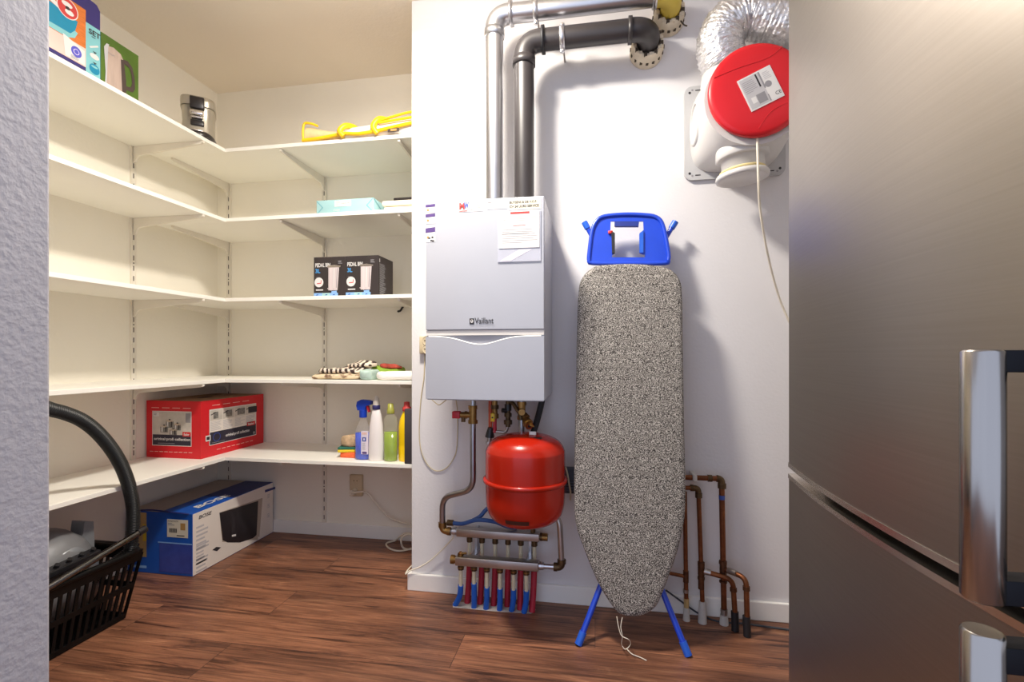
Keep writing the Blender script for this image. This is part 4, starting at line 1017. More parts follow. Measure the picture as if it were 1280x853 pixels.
# ------------------------------------------------------------------ red expansion tank
tc = Vector((-.259, 1.80, 0)); t = thing('expansion_tank', 'round red expansion tank below the white boiler', 'tank', (tc.x, tc.y, .40))
zr = .566
prof_up = [(.149, zr), (.149, zr+.095), (.146, zr+.115), (.136, zr+.134), (.118, zr+.150), (.085, zr+.163), (.045, zr+.170), (.001, zr+.172)]
prof_dn = [(.001, .402), (.05, .403), (.09, .408), (.118, .420), (.136, .440), (.145, .468), (.148, .50), (.149, zr)]
def fine(p, per=4): return [(v.x, v.y) for v in curve([(a, b, 0) for a, b in p], per)]
m = MB(); lathe_at(m, Vector((tc.x, tc.y, 0)), fine(prof_dn)+fine(prof_up)[1:], 'red_tank', n=64); m.build('shell', t)
m = MB(); lathe_at(m, Vector((tc.x, tc.y, 0)), [(.149, zr-.008), (.155, zr-.008), (.1585, zr-.004), (.1585, zr+.005), (.155, zr+.008), (.149, zr+.008)], 'red_tank', n=64); m.build('rim', t)
m = MB(); p = Vector((tc.x+.03, tc.y-.02, zr+.168)); m.box(p.x-.012, p.y-.003, p.z, p.x+.014, p.y+.003, p.z+.014, 'paper', .002); m.build('tag', t)
m = MB(); m.M = Matrix.Translation((tc.x+.052, tc.y-.055, zr+.163)) @ Matrix.Rotation(.22, 4, 'X'); m.box(-.016, -.008, -.006, .016, .008, .004, 'red_sticker', .002); m.M = Matrix(); m.build('valve_cap', t)
m = MB()
k = 12; rows = []
for j in range(2):
    for i in range(k+1):
        a = -PI/2-.38+.62*i/k; r_ = .1487+.0005; zz = .437+.016*j
        r_ = [.1345, .1425][j]+.0012; rows.append((tc.x+r_*math.cos(a), tc.y+r_*math.sin(a), zz))
m.add(rows, [(i, i+1, k+2+i, k+1+i) for i in range(k)], 'red_sticker', True); m.build('type_plate', t)
m = MB(); m.cyl((tc.x+.02, tc.y+.02, .404), (tc.x+.02, tc.y+.02, .375), .012, 'brass_dark', n=14); m.hexnut((tc.x+.02, tc.y+.02, .39), (tc.x+.02, tc.y+.02, .376), .017, 'brass_dark'); m.build('connector', t)
m = MB(); m.box(tc.x-.02, tc.y+.146, .50, tc.x+.02, YW-.001, .53, 'galvanised'); m.box(tc.x+.02, YW-.012, .46, tc.x-.02, YW-.001, .62, 'galvanised'); m.build('wall_bracket', t)
m = MB(); m.tube(curve([at(707, 584, Y=1.90), at(709, 592, Y=1.89), at(711, 603, Y=1.885), at(713, 615, Y=1.89), at(713, 625, Y=1.93)], 6), .0035, 'cable_beige', 8)
tag(m.build('thin_hose', origin=at(709, 592, Y=1.89)), 'thin grey hose hanging between the red tank and the ironing board', 'hose')

# ------------------------------------------------------------------ manifold
t = thing('heating_manifold', 'steel underfloor heating manifold with blue and red sleeved pipes', 'manifold', at(620, 760, Z=0))
Z1a, Z1b, Z2a, Z2b = .180, .214, .275, .307
yl0, yl1, yu0, yu1 = 1.885, 1.925, 1.942, 1.982
m = MB(); m.box(-.558, yl0, Z1a, -.219, yl1, Z1b, 'steel_dull', .003); m.build('header', t)
m = MB(); m.box(-.569, yu0, Z2a, -.222, yu1, Z2b, 'steel_dull', .003); m.build('header', t)
yl, yu = (yl0+yl1)/2, (yu0+yu1)/2
for k, (pxn, pf, yf) in enumerate(((576, 569, 757), (592.5, 592.5, 760), (608.5, 607.5, 761.5), (625, 624.5, 763), (642, 639.5, 764), (658, 655, 766))):
    X = at(pxn, 712, Y=yl).x
    ft = at(pf, yf, Z=0); ft.z = .001
    m = MB(); m.hexnut((X, yl, Z1a), (X, yl, Z1a-.022), .0125, 'brass_dark'); m.cyl((X, yl, Z1a-.010), (X, yl, Z1a-.014), .0135, 'brass', n=14); m.build('nut', t)
    zt = .088+(.012 if k == 1 else 0); mid = Vector((X, yl, zt))
    m = MB(); m.cyl((X, yl, Z1a-.02), mid, .008, 'cream_pipe', n=14); pp = m.build('pipe', t)
    m = MB(); m.tube(curve([mid+Vector((0, 0, .006)), mid.lerp(ft, .5)+Vector(((X-ft.x)*.25, 0, 0)), ft], 6), .0115, 'blue_sleeve', 14); m.build('sleeve', pp)
for k, (pxn, pf, yf) in enumerate(((587, 584, 754), (602.5, 600, 755), (619, 617, 757), (635, 634, 758), (651, 650, 762.5), (668, 665, 765.5))):
    X = at(pxn, 680, Y=yu).x
    ft = at(pf, yf, Z=0); ft.z = .001
    m = MB(); m.hexnut((X, yu, Z2a), (X, yu, Z2a-.024), .0125, 'brass_dark'); m.build('nut', t)
    mid = Vector((X, yu, .165))
    m = MB(); m.cyl((X, yu, Z2a-.02), mid, .008, 'cream_pipe', n=14); pp = m.build('pipe', t)
    m = MB(); m.tube(curve([mid+Vector((0, 0, .004)), mid.lerp(ft, .5)+Vector(((X-ft.x)*.2, 0, 0)), ft], 6), .0125, 'red_sleeve', 14); m.build('sleeve', pp)
m = MB(); m.cyl((-.569, yu, .291), (-.605, yu, .291), .013, 'galvanised', n=14); m.hexnut((-.575, yu, .291), (-.588, yu, .291), .019, 'galvanised'); m.build('coupling', t)
m = MB(); m.hexnut((-.222, yu, .290), (-.212, yu, .290), .017, 'brass_dark'); m.cyl((-.212, yu, .290), (-.19, yu, .290), .015, 'brass', n=14); m.cyl((-.25, yu, .306), (-.25, yu, .322), .010, 'brass_dark', n=12); m.build('end_valve', t)
m = MB(); m.hexnut((-.558, yl, .197), (-.566, yl, .197), .016, 'brass'); m.cyl((-.566, yl, .197), (-.58, yl, .197), .018, 'brass', n=16); m.build('end_plug', t)
m = MB(); m.cyl((-.54, yl, Z1b), (-.54, yl, Z1b+.010), .012, 'brass', n=14); m.cyl((-.54, yl, Z1b+.010), (-.54, yl, Z1b+.016), .007, 'brass_bright', n=12); m.cyl((-.54, yl, Z1b+.008), (-.515, yl, Z1b+.012), .005, 'brass', n=10); m.build('air_vent', t)
m = MB(); m.box(-.50, yu1, Z1a, -.49, YW, .30, 'galvanised'); m.box(-.27, yu1, Z1a, -.26, YW, .30, 'galvanised'); m.box(-.505, yl1, .19, -.485, YW-.004, .205, 'galvanised'); m.box(-.275, yl1, .19, -.255, YW-.004, .205, 'galvanised'); m.build('mounting_bracket', t)
t = thing('tank_pipe', 'grey steel pipe curving from behind the red tank down to the manifold', 'pipe', at(703, 700, Y=yl))
xe = at(703, 708, Y=yl).x; ze = .197
m = MB(); m.tube(pipe([Vector((xe-.075, yl+.04, .398)), Vector((xe-.012, yl, .398)), Vector((xe-.003, yl, ze+.02))], .045, 8), .0115, 'steel_dull', 16); m.build('tube', t)
m = MB(); m.hexnut((xe-.003, yl, ze+.032), (xe-.003, yl, ze+.014), .017, 'brass_dark'); m.tube(bend((xe-.003, yl, ze+.05), (xe-.003, yl, ze), (xe-.06, yl, ze), .018, 8)+[Vector((xe-.03, yl, ze))], .014, 'brass_dark', 14); m.hexnut((xe-.020, yl, ze), (xe-.034, yl, ze), .018, 'brass_dark'); m.build('brass_elbow', t)
m = MB(); m.cyl((xe-.03, yl, ze), (-.2185, yl, ze), .010, 'galvanised', n=14); m.hexnut((-.2185, yl, ze), (-.207, yl, ze), .017, 'galvanised'); m.cyl((-.205, yl, ze), (-.200, yl, ze), .015, 'galvanised', n=16); m.build('coupling', t)
t = thing('blue_hose', 'blue hose looping from the manifold to behind the red tank', 'hose', at(570, 655, Y=1.95))
s_ = at(565, 654, Y=1.95)
m = MB(); m.tube(curve([s_, at(578, 655, Y=1.94), at(592, 651, Y=1.92), at(604, 650.5, Y=1.91), at(620, 653, Y=1.93), at(634, 658.5, Y=1.96), at(646, 660, Y=1.98)], 6), .0085, 'blue_hose', 12); m.build('lower_loop', t)
m = MB(); m.tube(curve([at(590, 651.5, Y=1.935), at(600, 646, Y=1.94), at(607, 638, Y=1.95), at(617, 630, Y=1.96)], 6), .0085, 'blue_hose', 12); m.build('upper_loop', t)
m = MB(); m.hexnut(s_+Vector((-.02, 0, 0)), s_+Vector((.006, 0, 0)), .013, 'brass_dark'); m.build('connector', t)

# ------------------------------------------------------------------ thin cables on the boiler wall
m = MB(); m.tube(curve([at(531, 432, Y=2.018), at(530, 470, Y=2.02), at(526, 500, Y=2.02), at(524, 540, Y=2.02), at(527, 566, Y=2.02), at(536, 583, Y=2.02), at(546, 589, Y=2.02), at(557, 586, Y=2.02), at(566, 575, Y=2.02), at(571, 560, Y=2.02), at(572, 520, Y=2.02), at(570, 500, Y=2.0), at(569, 495, Y=1.98)], 7), .0022, 'cable_beige', 8); tag(m.build('thin_cable', origin=at(546, 589, Y=2.02)), 'thin cable hanging in a U loop below the boiler\'s left', 'cable')
m = MB(); m.tube(curve([at(566, 662, Y=1.965), at(567, 671, Y=1.985), at(560, 680, Y=2.0), at(550, 690, Y=2.005), at(538, 701, Y=2.006), at(525, 709, Y=2.006), at(512, 714, Y=2.004), at(507, 718, Y=1.995), Vector((XC-.018, 2.03, .082)), Vector((XC-.018, 2.1, .078)), Vector((XC-.006, 2.16, .078))], 7), .003, 'cable_white', 8); tag(m.build('thin_cable', origin=at(525, 709, Y=2.0)), 'white cable running from the manifold around the wall corner', 'cable')
m = MB(); m.tube(curve([at(540, 500, Y=1.9), at(546, 505, Y=1.9), at(550, 506, Y=1.9), at(558, 500, Y=1.9)], 5), .0022, 'cable_beige', 8); tag(m.build('thin_cable', origin=at(548, 505, Y=1.9)), 'short cable end hanging just under the boiler bottom', 'cable')
cs2 = (at(526.3, 421, Y=YW)+at(526.3, 442, Y=YW))/2+Vector((.036, 0, 0)); cs2.y = YW
socket(cs2, .072, .076, 'beige wall socket peeping out from behind the boiler', False)

# ------------------------------------------------------------------ copper pipes at the right
YC = 1.955
zt1 = at(895, 598.5, Y=YC).z; zt2 = at(865, 609, Y=YC).z-.004
def ppx(a, b, y=YC): return at(a, b, Y=y)
def fitting(m, a, b, r, mt='copper_dark'): m.cyl(a, b, r, mt, n=16)
R_ = .0105
# right pipe
t = thing('copper_pipe', 'copper pipe with blue tape band, right of the ironing board', 'pipe', at(905, 780, Z=0), 0, 'copper pipes on the boiler wall')
tp = ppx(902, 598.5); tp.z = zt1; bt = at(905, 781, Z=0); bt.z = .001
m = MB(); m.tube(bend(Vector((0, YC, zt1)), tp, bt, .016, 6)[0:1]+bend(Vector((0, YC, zt1)), tp, bt, .016, 6)+[bt+Vector((0, 0, .06))], R_, 'copper', 16)
m.tube([Vector((-.12, YC, zt1)), tp-Vector((.016, 0, 0))], R_*.95, 'copper', 16); m.build('tube', t)
m = MB(); fitting(m, tp+Vector((-.05, 0, 0)), tp+Vector((-.035, 0, 0)), .0135, 'brass_dark'); fitting(m, tp+Vector((.001, 0, -.018)), tp+Vector((.001, 0, -.036)), .0155, 'brass_dark'); m.tube(bend(tp+Vector((-.05, 0, 0)), tp, tp+Vector((0, 0, -.05)), .018, 6), .0135, 'brass_dark', 14); m.build('elbow', t)
q = tp.lerp(bt, .125); m = MB(); dq = (bt-tp).normalized(); m.cyl(q-dq*.007, q+dq*.009, R_+.0008, 'tape_blue', n=16); m.build('tape_band', t)
q = ppx(904, 710); m = MB(); fitting(m, q+Vector((-.001, 0, .026)), q+Vector((-.001, 0, .014)), .0145); fitting(m, q+Vector((-.0005, 0, .014)), q-Vector((0, 0, .026)), .013); fitting(m, q-Vector((0, 0, .05)), q-Vector((0, 0, .056)), .0145)
e1 = at(928, 720, Y=1.90); e2 = at(934, 796, Z=0); e2.z = .001
m.build('tee', t)
m = MB(); b2 = bend(q-Vector((0, 0, .004)), e1+Vector((.012, -.004, -.006)), e2, .03, 8); m.tube([q-Vector((0, 0, .004))]+b2+[e2+Vector((0, 0, .05))], .0095, 'copper', 14); fitting(m, (q-Vector((0, 0, .004))).lerp(e1, .25), (q-Vector((0, 0, .004))).lerp(e1, .7), .0115, 'steel_dull'); fitting(m, b2[-1], b2[-1].lerp(e2, .08), .0125); m.build('branch', t)
m = MB(); m.cyl(e2, e2+Vector((-.002, .003, .072)), .0135, 'black_rubber', n=14); m.build('branch_sleeve', t)
m = MB(); m.cyl(bt, bt+Vector((0, 0, .036)), .0165, 'white_sleeve', .014, n=16); m.cyl(bt+Vector((0, 0, .036)), bt+Vector((0, 0, .058)), .013, 'steel_dull', n=14); m.build('floor_sleeve', t)
# middle pipe
t = thing('copper_pipe', 'copper pipe standing left of the one with blue tape', 'pipe', at(878, 778, Z=0), 0, 'copper pipes on the boiler wall')
tp = ppx(873, 609); tp.z = zt2; bt = at(878, 779, Z=0); bt.z = .001
m = MB(); b1 = bend(Vector((0, YC, zt2)), tp, bt, .016, 6); m.tube([Vector((-.12, YC, zt2))]+b1+[bt+Vector((0, 0, .08))], .0085, 'copper', 16); m.build('tube', t)
m = MB(); fitting(m, tp+Vector((-.03, 0, 0)), tp+Vector((-.018, 0, 0)), .0125, 'brass_dark'); m.tube(bend(tp+Vector((-.05, 0, 0)), tp, tp+Vector((0, 0, -.05)), .016, 6), .0115, 'brass_dark', 14); fitting(m, tp+Vector((.001, 0, -.018)), tp+Vector((.001, 0, -.036)), .0130, 'brass_dark'); m.build('elbow', t)
q = ppx(876.5, 712); m = MB(); fitting(m, q+Vector((0, 0, .028)), q+Vector((0, 0, .016)), .0130); fitting(m, q+Vector((0, 0, .016)), q-Vector((0, 0, .02)), .0125); fitting(m, q-Vector((0, 0, .02)), q-Vector((0, 0, .075)), .0115); fitting(m, q-Vector((0, 0, .03)), q-Vector((0, 0, .038)), .0135); m.build('tee', t)
e1 = at(914, 724, Y=1.93); e2 = at(919, 789, Z=0); e2.z = .001
m = MB(); st = q-Vector((0, 0, .004)); b2 = bend(st, e1+Vector((.006, -.002, -.002)), e2, .03, 8); m.tube([st]+b2+[e2+Vector((0, 0, .05))], .0095, 'copper', 14); fitting(m, st.lerp(e1, .1), st.lerp(e1, .32), .0115, 'steel_dull'); fitting(m, b2[-1], b2[-1].lerp(e2, .08), .0125); m.build('branch', t)
m = MB(); m.cyl(e2, e2+Vector((-.001, .002, .070)), .0135, 'black_rubber', n=14); m.build('branch_sleeve', t)
m = MB(); m.cyl(bt, bt+Vector((0, 0, .082)), .0165, 'white_sleeve', .0125, n=16); m.build('floor_sleeve', t)
# left pipe
t = thing('copper_pipe', 'copper pipe half hidden behind the ironing board\'s right edge', 'pipe', at(858, 775, Z=0), 0, 'copper pipes on the boiler wall')
bt = at(858, 776, Z=0); bt.z = .001; tp = Vector((bt.x-.006, bt.y, .50))
m = MB(); m.cyl(tp, bt+Vector((0, 0, .05)), .0082, 'copper', n=14); q = tp.lerp(bt, .66); m.cyl(q, q+Vector((-.06, 0, .008)), .007, 'copper', n=12); m.build('tube', t)
m = MB(); fitting(m, q+Vector((0, 0, .022)), q-Vector((0, 0, .022)), .0105); fitting(m, q-Vector((0, 0, .05)), q-Vector((0, 0, .062)), .0105, 'steel_dull'); m.build('tee', t)
m = MB(); m.cyl(bt, bt+Vector((0, 0, .05)), .0135, 'white_sleeve', .010, n=14); m.cyl(bt+Vector((0, 0, .05)), bt+Vector((0, 0, .085)), .0095, 'kraft', n=14); m.build('floor_sleeve', t)
# clip, dark insulation, dark floor cable
p = ppx(868, 597); m = MB(); m.box(p.x-.008, YC-.014, zt1-.013, p.x+.008, YW, zt1+.012, 'white_sleeve', .003); tag(m.build('pipe_clip', origin=p), 'white plastic clip on the upper horizontal copper pipe', 'clip')
a = at(704, 586, Y=YC); m = MB(); m.box(-.13, 1.90, zt2-.03, -.04, 1.935, zt1+.03, 'grey_insulation', .006)
for k in range(5): m.box(-.112, 1.896, zt2-.024+.011*k, -.045, 1.90, zt2-.019+.011*k, 'black_plastic')
tag(m.build('insulation_sleeve', origin=(-.085, 1.93, zt2)), 'dark grey ribbed block between the red tank and the ironing board', 'insulation')
m = MB(); m.tube(curve([at(832, 738, Y=2.0), at(846, 748, Y=2.0), at(862, 760, Y=2.0), at(880, 771, Y=2.0), at(900, 777.5, Z=.006), at(930, 780, Z=.005), at(960, 784, Z=.005), at(990, 788, Z=.005)], 7), .0035, 'cable_dark', 8); tag(m.build('floor_cable', origin=at(930, 780, Z=.005)), 'dark cable running along the baseboard behind the copper pipes', 'cable')

# ================================================================== ironing board
vb = Vector((0, .183, 1.265)).normalized(); O = Vector((.139, 1.712, .10)); ub = Vector((1, 0, 0)); nb_ = ub.cross(vb)
MF = frame(O, ub, vb)
def on(px_, py_, off=0):
    p = atp(px_, py_, O+nb_*off, nb_)-O
    return (p.dot(ub), p.dot(vb))
t = thing('ironing_board', 'folded ironing board with speckled grey cover and blue rest leaning on the wall', 'ironing board', (.13, 1.73, 0))
ol = [(742, 333), (760, 330), (790, 329), (818, 331), (838, 336), (849, 347), (853, 365), (854, 420), (855, 480), (856, 540), (857.5, 600), (857, 640), (853, 668), (846, 695), (838, 718), (829, 742), (820, 760), (806, 770), (790, 772.5), (775, 769), (764, 757), (752, 738), (741, 715), (731, 690), (722, 665), (718, 640), (717.5, 600), (718.5, 540), (720, 480), (721, 420), (723, 365), (728, 346)]
o2 = [on(a, b) for a, b in ol]
o2 = [(v.x, v.y) for v in curve([(a, b, 0) for a, b in o2], 4, True)]
if sum(o2[i-1][0]*o2[i][1]-o2[i][0]*o2[i-1][1] for i in range(len(o2))) < 0: o2 = o2[::-1]
cxm = sum(p[0] for p in o2)/len(o2); cym = sum(p[1] for p in o2)/len(o2)
m = MB(); m.M = MF
# rounded padded edge: several inset rings, then the face
K = len(o2); rings = []
nrm = []
for i in range(K):
    a, b = Vector(o2[i-1]), Vector(o2[(i+1) % K]); d = (b-a).normalized(); nrm.append(Vector((d.y, -d.x)))
for ins_, zz in ((.014, -.030), (.004, -.027), (0, -.018), (0, -.012), (.0025, -.006), (.008, -.0015), (.018, 0)):
    rings.append([(o2[i][0]-nrm[i].x*ins_, o2[i][1]-nrm[i].y*ins_, zz) for i in range(K)])
vs = [p for r in rings for p in r]; fs = []
for i in range(len(rings)-1):
    for j in range(K): fs.append((i*K+j, i*K+(j+1) % K, (i+1)*K+(j+1) % K, (i+1)*K+j))
m.add(vs, fs, 'cover_fabric', True)
fl = [(p[0], p[1]) for p in rings[-1]]; m.poly(fl, 'cover_fabric', 0)
m.add([(p[0], p[1], rings[0][0][2]) for p in rings[0]][::-1], [tuple(range(K))], 'board_under')
m.M = Matrix(); m.build('cover', t)
# iron rest
off = -.022
m = MB(); m.M = frame(O+nb_*off, ub, vb)
oo = [(736.5, 326), (736.5, 318), (740, 290), (745, 278), (752, 272), (765, 269.6), (785, 268.6), (808, 269.6), (820, 272), (827, 279), (831.5, 295), (835.5, 318), (835, 326), (831, 329.5), (785, 330), (741, 329.5)]
oo = [on(a, b, off) for a, b in oo]; oo = [(v.x, v.y) for v in curve([(a, b, 0) for a, b in oo], 3, True)]
hh = [(763.5, 277), (768.5, 277), (769, 284), (798, 284), (799, 277), (804, 277), (804.5, 288), (799, 293), (799.5, 317), (806, 319), (806, 322), (765, 322), (765, 319), (768.5, 317), (768.5, 295), (763, 288)]
hh = [on(a, b, off) for a, b in hh]
m.prism(oo, -.004, .002, 'board_blue', [hh]); m.build('iron_rest', t)
m = MB(); m.M = frame(O+nb_*off, ub, vb); m.tube([(p[0], p[1], .003) for p in oo], .0085, 'board_blue', 10, closed=True); m.build('rest_rim', t)
m = MB(); m.M = frame(O+nb_*off, ub, vb)
def pq(a, b): return on(a, b, off)
m.prism([pq(768, 284), pq(798, 284), pq(798, 278), pq(768, 278)], .002, .010, 'board_blue_dark')
m.prism([pq(768.5, 318), pq(765, 318), pq(764, 290), pq(768.5, 293)], .002, .012, 'black_plastic'); m.prism([pq(799, 317), pq(804, 317), pq(804, 289), pq(799, 293)], .002, .010, 'board_blue_light'); m.build('clips', t, bevel=.001)
m = MB(); m.M = frame(O+nb_*off, ub, vb); a, b = pq(763, 291.5); m.box(a-.009, b-.006, .004, a+.009, b+.006, .012, 'switch_red', .002); m.build('red_button', t)
# legs: blue tubes with rubber feet
yk = lambda zz, d=.05: 1.712+(zz-.10)*.1447+d
fl_, fr_ = Vector((-.055, 1.735, .012)), Vector((.311, 1.735, .012))
for s_, ft, up in ((0, fl_, at(748, 740, Y=1.79)), (1, fr_, at(829, 742, Y=1.79))):
    d = (up-ft); e_ = up+d*.9; e_.y = max(e_.y, yk(e_.z, .045))
    m = MB(); m.tube([ft, up, e_], .0105, 'board_blue', 14); lg = m.build('leg', t)
    m = MB(); m.cyl(ft-d.normalized()*.010, ft+d.normalized()*.035, .0135, 'board_blue_light', n=14); m.build('rubber_foot', lg)
for ka, kb in (((731.5, 280), (744, 303)), ((843, 279.5), (830, 301))):
    a = at(*ka, Y=1.965); b = at(*kb, Y=1.962); d = (b-a).normalized()
    m = MB(); m.tube([a, b, b+d*.25], .0095, 'board_blue', 14); lg = m.build('leg', t)
    m = MB(); m.cyl(a-d*.008, a+d*.022, .0125, 'board_blue_light', n=14); m.build('end_cap', lg)
# frame bars behind the cover
m = MB(); 
for sx in (.02, .24): m.tube([O+ub*(sx-.13)+vb*.25-nb_*.042, O+ub*(sx-.13)+vb*1.22-nb_*.042], .008, 'board_blue', 10)
m.build('frame', t)
m = MB()
m.tube(curve([at(771, 771, Y=1.70), at(773, 783, Y=1.69), at(777, 795, Y=1.68), at(786, 800, Y=1.67), at(788, 806, Z=.02), at(782, 812, Z=.006), at(777, 806, Z=.02), at(778, 796, Y=1.69), at(776, 784, Y=1.695), at(778, 772, Y=1.705)], 6), .0015, 'string', 6)
m.tube(curve([at(783, 811, Z=.005), at(790, 818, Z=.004), at(800, 822, Z=.004), at(808, 826, Z=.004)], 6), .0018, 'string', 6)
m.build('drawstring', t)

# ================================================================== extractor fan box
fc = Vector((.536, YW, 1.912))
t = thing('fan_unit', 'white ventilation unit with red round cover on the boiler wall', 'fan', fc)
m = MB(); m.M = front_face(fc.x, YW-.0005, fc.z)
def rr(a, b, r, k=6):
    out = []
    for cx_, cy_, s0 in ((a-r, b-r, 0), (-a+r, b-r, PI/2), (-a+r, -b+r, PI), (a-r, -b+r, 1.5*PI)):
        for i in range(k+1):
            th = s0+PI/2*i/k; out.append((cx_+r*math.cos(th), cy_+r*math.sin(th)))
    return out
m.prism(rr(.186, .186, .03), 0, .014, 'fan_flange')
for sx in (1, -1):
    for sy in (1, -1):
        m.disc(sx*.166, sy*.160, .005, .005, 'ink', .0148); m.disc(sx*.156, sy*.170, .004, .004, 'ink_grey', .0148); m.quad(sx*.135-.010, sy*.168-.002, sx*.135+.010, sy*.168+.002, 'ink', .0148)
m.build('back_plate', t, bevel=.003)
m = MB(); m.M = front_face(fc.x, YW-.0005, fc.z)
k = 72; rings = []
def body_pt(i, zz, w):
    # w=0: a rounded square foot, w=1: the circle under the cover
    th = 2*PI*i/k; e = .50+.50*w; a = .163*(1-w)+.164*w
    g = lambda v: math.copysign(abs(v)**e, v)
    return (a*g(math.cos(th)), a*g(math.sin(th)), zz)
for zz, w in ((.012, 0), (.05, 0), (.09, .10), (.13, .3), (.17, .58), (.205, .85), (.235, 1), (.262, 1)):
    rings.append([body_pt(i, zz, w) for i in range(k)])
loft(m, rings, 'fan_white'); m.M = Matrix(); m.build('housing', t)
# port stubs left, top and right, fillets in the corners
for rot, nm in ((-PI/2, 'side_port'), (PI/2, 'side_port')):
    m = MB(); m.M = Matrix.Translation((fc.x+math.copysign(.128, rot), YW-.094, fc.z)) @ Matrix.Rotation(rot, 4, 'Y'); m.lathe([(.084, 0), (.082, .03), (.078, .038), (.070, .040), (.066, .034), (.066, .018), (.001, .018)], 'fan_white', 40); m.M = Matrix(); m.build(nm, t)
# bottom port
pc_ = Vector((.524, 1.862, 1.745)); tilt = Matrix.Rotation(math.radians(-4), 4, 'Y')
m = MB(); m.M = Matrix.Translation(pc_) @ tilt
m.lathe([(.07, .10), (.086, .06), (.088, .02), (.090, -.002), (.084, -.008), (.072, -.006), (.072, -.060), (.070, -.064), (.064, -.060), (.064, .0)], 'fan_white', 48, caps=False); m.build('bottom_port', t)
m = MB(); m.M = Matrix.Translation(pc_+Vector((0, 0, -.052))) @ tilt; m.lathe([(.073, .006), (.077, .004), (.077, -.001), (.073, -.003)], 'fan_seal', 48, caps=False); m.build('seal_ring', t)
m = MB(); m.M = Matrix.Translation(pc_+Vector((0, 0, -.072))) @ tilt; m.lathe([(.068, .014), (.086, .012), (.090, .004), (.088, -.006), (.078, -.008), (.066, .002), (.001, .004)], 'fan_white', 48, caps=False); m.build('port_cap', t)
# red cover
m = MB(); m.M = front_face(fc.x+.002, YW-.271, fc.z+.012)
m.lathe([(.157, 0), (.1575, .010), (.154, .016), (.140, .019), (.10, .0205), (.001, .021)], 'fan_red', 72)
m.tube(curve([(-.14, .05, .0190), (-.06, .076, .0208), (.03, .10, .0204), (.075, .135, .0185)], 6), .0013, 'fan_red', 6); m.tube(curve([(.0, -.135, .0188), (.04, -.08, .0206), (.10, -.05, .0196), (.14, -.03, .0188)], 6), .0013, 'fan_red', 6)
m.build('red_cover', t)
m = MB(); a = at(921, 102, Y=1.732); u_ = at(962, 81, Y=1.732)-a; v_ = a-at(939.5, 140, Y=1.732)
fr = frame(at(939.5, 140, Y=1.732), u_, v_); w_, h_ = u_.length, v_.length
m.M = fr; m.box(0, 0, -.0012, w_, h_, .0006, 'paper'); m.quad(w_*.04, h_*.04, w_*.96, h_*.96, 'ink_light', .0008)
m.quad(w_*.04, h_*.04, w_*.50, h_*.94, 'ink_light', .0009); m.quad(w_*.62, h_*.04, w_*.97, h_*.96, 'paper', .0010); m.quad(w_*.50, h_*.55, w_*.545, h_*.94, 'ink', .0012); m.quad(w_*.60, h_*.45, w_*.645, h_*.96, 'ink_grey', .0012); m.quad(w_*.60, h_*.04, w_*.63, h_*.25, 'ink_grey', .0012)
m.disc(w_*.74, h_*.52, .011, .011, 'ink_grey', .0012); m.lines(w_*.70, h_*.66, w_*.95, h_*.9, 5, 'ink_light', .0012, 3); m.lines(w_*.08, h_*.5, w_*.46, h_*.88, 7, 'ink_grey', .0012, 5, .25); m.quad(w_*.3, h_*.1, w_*.56, h_*.38, 'ink_grey', .0011); m.quad(w_*.14, h_*.18, w_*.28, h_*.36, 'paper', .0012); m.text('CE', w_*.80, h_*.12, 'ink', h=h_*.10, n=.0014)
m.build('type_label', t)
m = MB(); m.tube(curve([at(946.5, 171, Y=1.757), at(947, 190, Y=1.752), at(948, 225, Y=1.755), at(950, 260, Y=1.80), at(957, 305, Y=1.87), at(966, 345, Y=1.94), at(976, 378, Y=1.985), at(988, 405, Y=2.0), at(1000, 425, Y=2.005), Vector((.86, 2.008, .98)), Vector((.93, 2.01, .88)), Vector((.98, 2.012, .60)), Vector((1.0, 2.012, .30))], 7), .004, 'cable_white', 10)
m.build('power_cord', t)
# foil duct
t = thing('foil_duct', 'crinkled silver foil duct curving from the white ventilation unit', 'duct', (.43, 1.86, 2.1))
base = at(902, 72, Y=1.87)
cen = curve([base+Vector((.014, 0, -.035)), base+Vector((.0, 0, .0)), base+Vector((-.006, 0, .055)), base+Vector((.018, 0, .112)), base+Vector((.085, -.005, .142)), base+Vector((.155, -.01, .115)), base+Vector((.23, -.015, .085)), base+Vector((.34, -.02, .075)), base+Vector((.48, -.02, .075))], 18)
rad = []
rd = random.Random(3)
for i in range(len(cen)): rad.append(.078*(1+.035*math.sin(i*2.1)+rd.uniform(-.025, .025)))
m = MB(); m.tube(cen, rad, 'foil', 72, jit=lambda i, a: 1+.06*noise.noise(Vector((math.cos(a)*5, math.sin(a)*5, i*.42)))+.05*noise.noise(Vector((math.cos(a)*14, math.sin(a)*14, i*.9))))
m.build('duct_sleeve', t)
m = MB(); q = base+Vector((.012, 0, -.05)); m.M = Matrix.Translation(q); m.lathe([(.066, .05), (.070, .048), (.070, -.01), (.080, -.012), (.084, -.05), (.080, -.09)], 'fan_white', 48, caps=False); m.M = Matrix(); m.build('spigot', t)

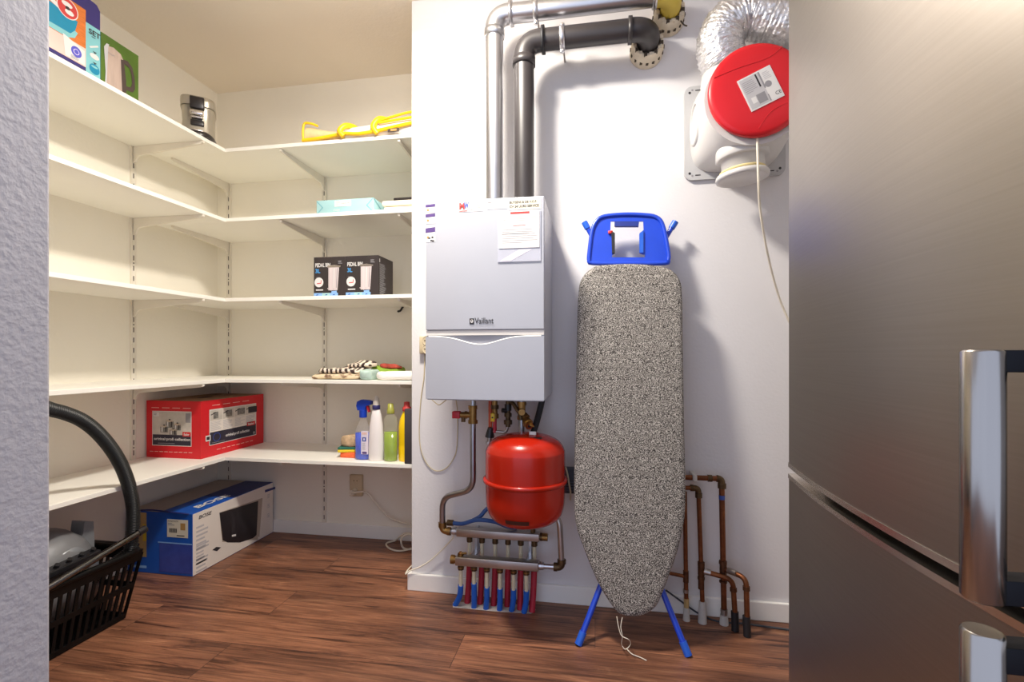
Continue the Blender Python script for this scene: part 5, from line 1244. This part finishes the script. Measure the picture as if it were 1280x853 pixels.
# ================================================================== fridge freezer
Yn, Yf, Xd, sag = .470, 1.132, .412, .023
yc, hw = (Yn+Yf)/2, (Yf-Yn)/2
def face_x(y): return Xd-sag*(1-((y-yc)/hw)**2)
t = thing('fridge_freezer', 'tall brushed steel fridge freezer with bar handles at the right', 'fridge', (.75, .8, 0))
m = MB(); m.box(.485, Yn+.004, .03, 1.08, Yf-.004, 1.985, 'fridge_body'); m.box(.50, Yn+.02, 0, 1.05, Yf-.02, .03, 'gasket'); m.build('body', t, bevel=.004)
ny = 48
def door(zlo, zhi, nm):
    out = []
    for i in range(ny+1):
        y = Yn+(Yf-Yn)*i/ny; out.append((face_x(y), y))
    poly = out+[(.474, Yf), (.474, Yn)]
    m = MB(); m.prism(poly, zlo, zhi, 'fridge_steel')
    o = m.build(nm, t, bevel=.005, seg=3, angle=40)
    e_ = MB(); ze0, ze1 = (zlo-.0006, zlo+.0085) if nm == 'door' else (zhi-.0085, zhi+.0006)
    e_.prism([(x-.0012, y) for x, y in out]+[(.46, Yf), (.46, Yn)], ze0, ze1, 'fridge_edge'); e_.build('edge_trim', o, bevel=.003, seg=3, angle=40)
    g = MB(); g.box(.4745, Yn+.01, zlo+.008, .4845, Yf-.01, zhi-.008, 'gasket'); g.build('gasket', o)
    return o
d1 = door(.793, 1.985, 'door'); d2 = door(.07, .777, 'freezer_door')
hxp, hyp, hr = .357, .520, .0163
def handle(par, za, zb2, m1, m2):
    m = MB(); m.M = Matrix.Translation((hxp, hyp, 0)); m.lathe([(hr-.002, za), (hr, za+.002), (hr, zb2-.002), (hr-.002, zb2)], 'bar_steel', 40); m.build('handle_bar', par)
    for a, b in (m1, m2):
        m = MB(); m.box(hxp+.004, hyp-.012, a, face_x(hyp)+.003, hyp+.012, b, 'mount_black', .001); m.build('handle_mount', par)
handle(d1, .806, 1.039, (1.0185, 1.0388), (.8062, .829))
handle(d2, .54, .777, (.744, .768), (.55, .574))

# ================================================================== light
w = bpy.data.worlds.new('hall_daylight'); scn.world = w; w.use_nodes = True
bg = w.node_tree.nodes['Background']; bg.inputs['Color'].default_value = (.68, .77, 1.0, 1); bg.inputs['Strength'].default_value = 1.5
def lamp(name, kind, loc, power, col, size, rot=(0, 0, 0)):
    l = bpy.data.lights.new(name, kind); l.energy = power; l.color = col
    if kind == 'AREA': l.shape = 'DISK'; l.size = size
    else: l.shadow_soft_size = size
    o = bpy.data.objects.new(name, l); COL.objects.link(o); o.location = loc; o.rotation_euler = rot
    return o
# one dome lamp on the ceiling: a bulb glow all round and most of it downwards
lamp('ceiling_lamp', 'POINT', (-.55, 1.30, 2.47), 20, (1, .93, .83), .09)
lamp('ceiling_lamp_down', 'AREA', (-.55, 1.30, 2.46), 52, (1, .93, .83), .24)
scn.view_settings.view_transform = 'Standard'; scn.view_settings.look = 'None'; scn.view_settings.gamma = 1; scn.view_settings.use_curve_mapping = False
scn.view_settings.exposure = -0.10
scn.cycles.max_bounces = 16; scn.cycles.diffuse_bounces = 12
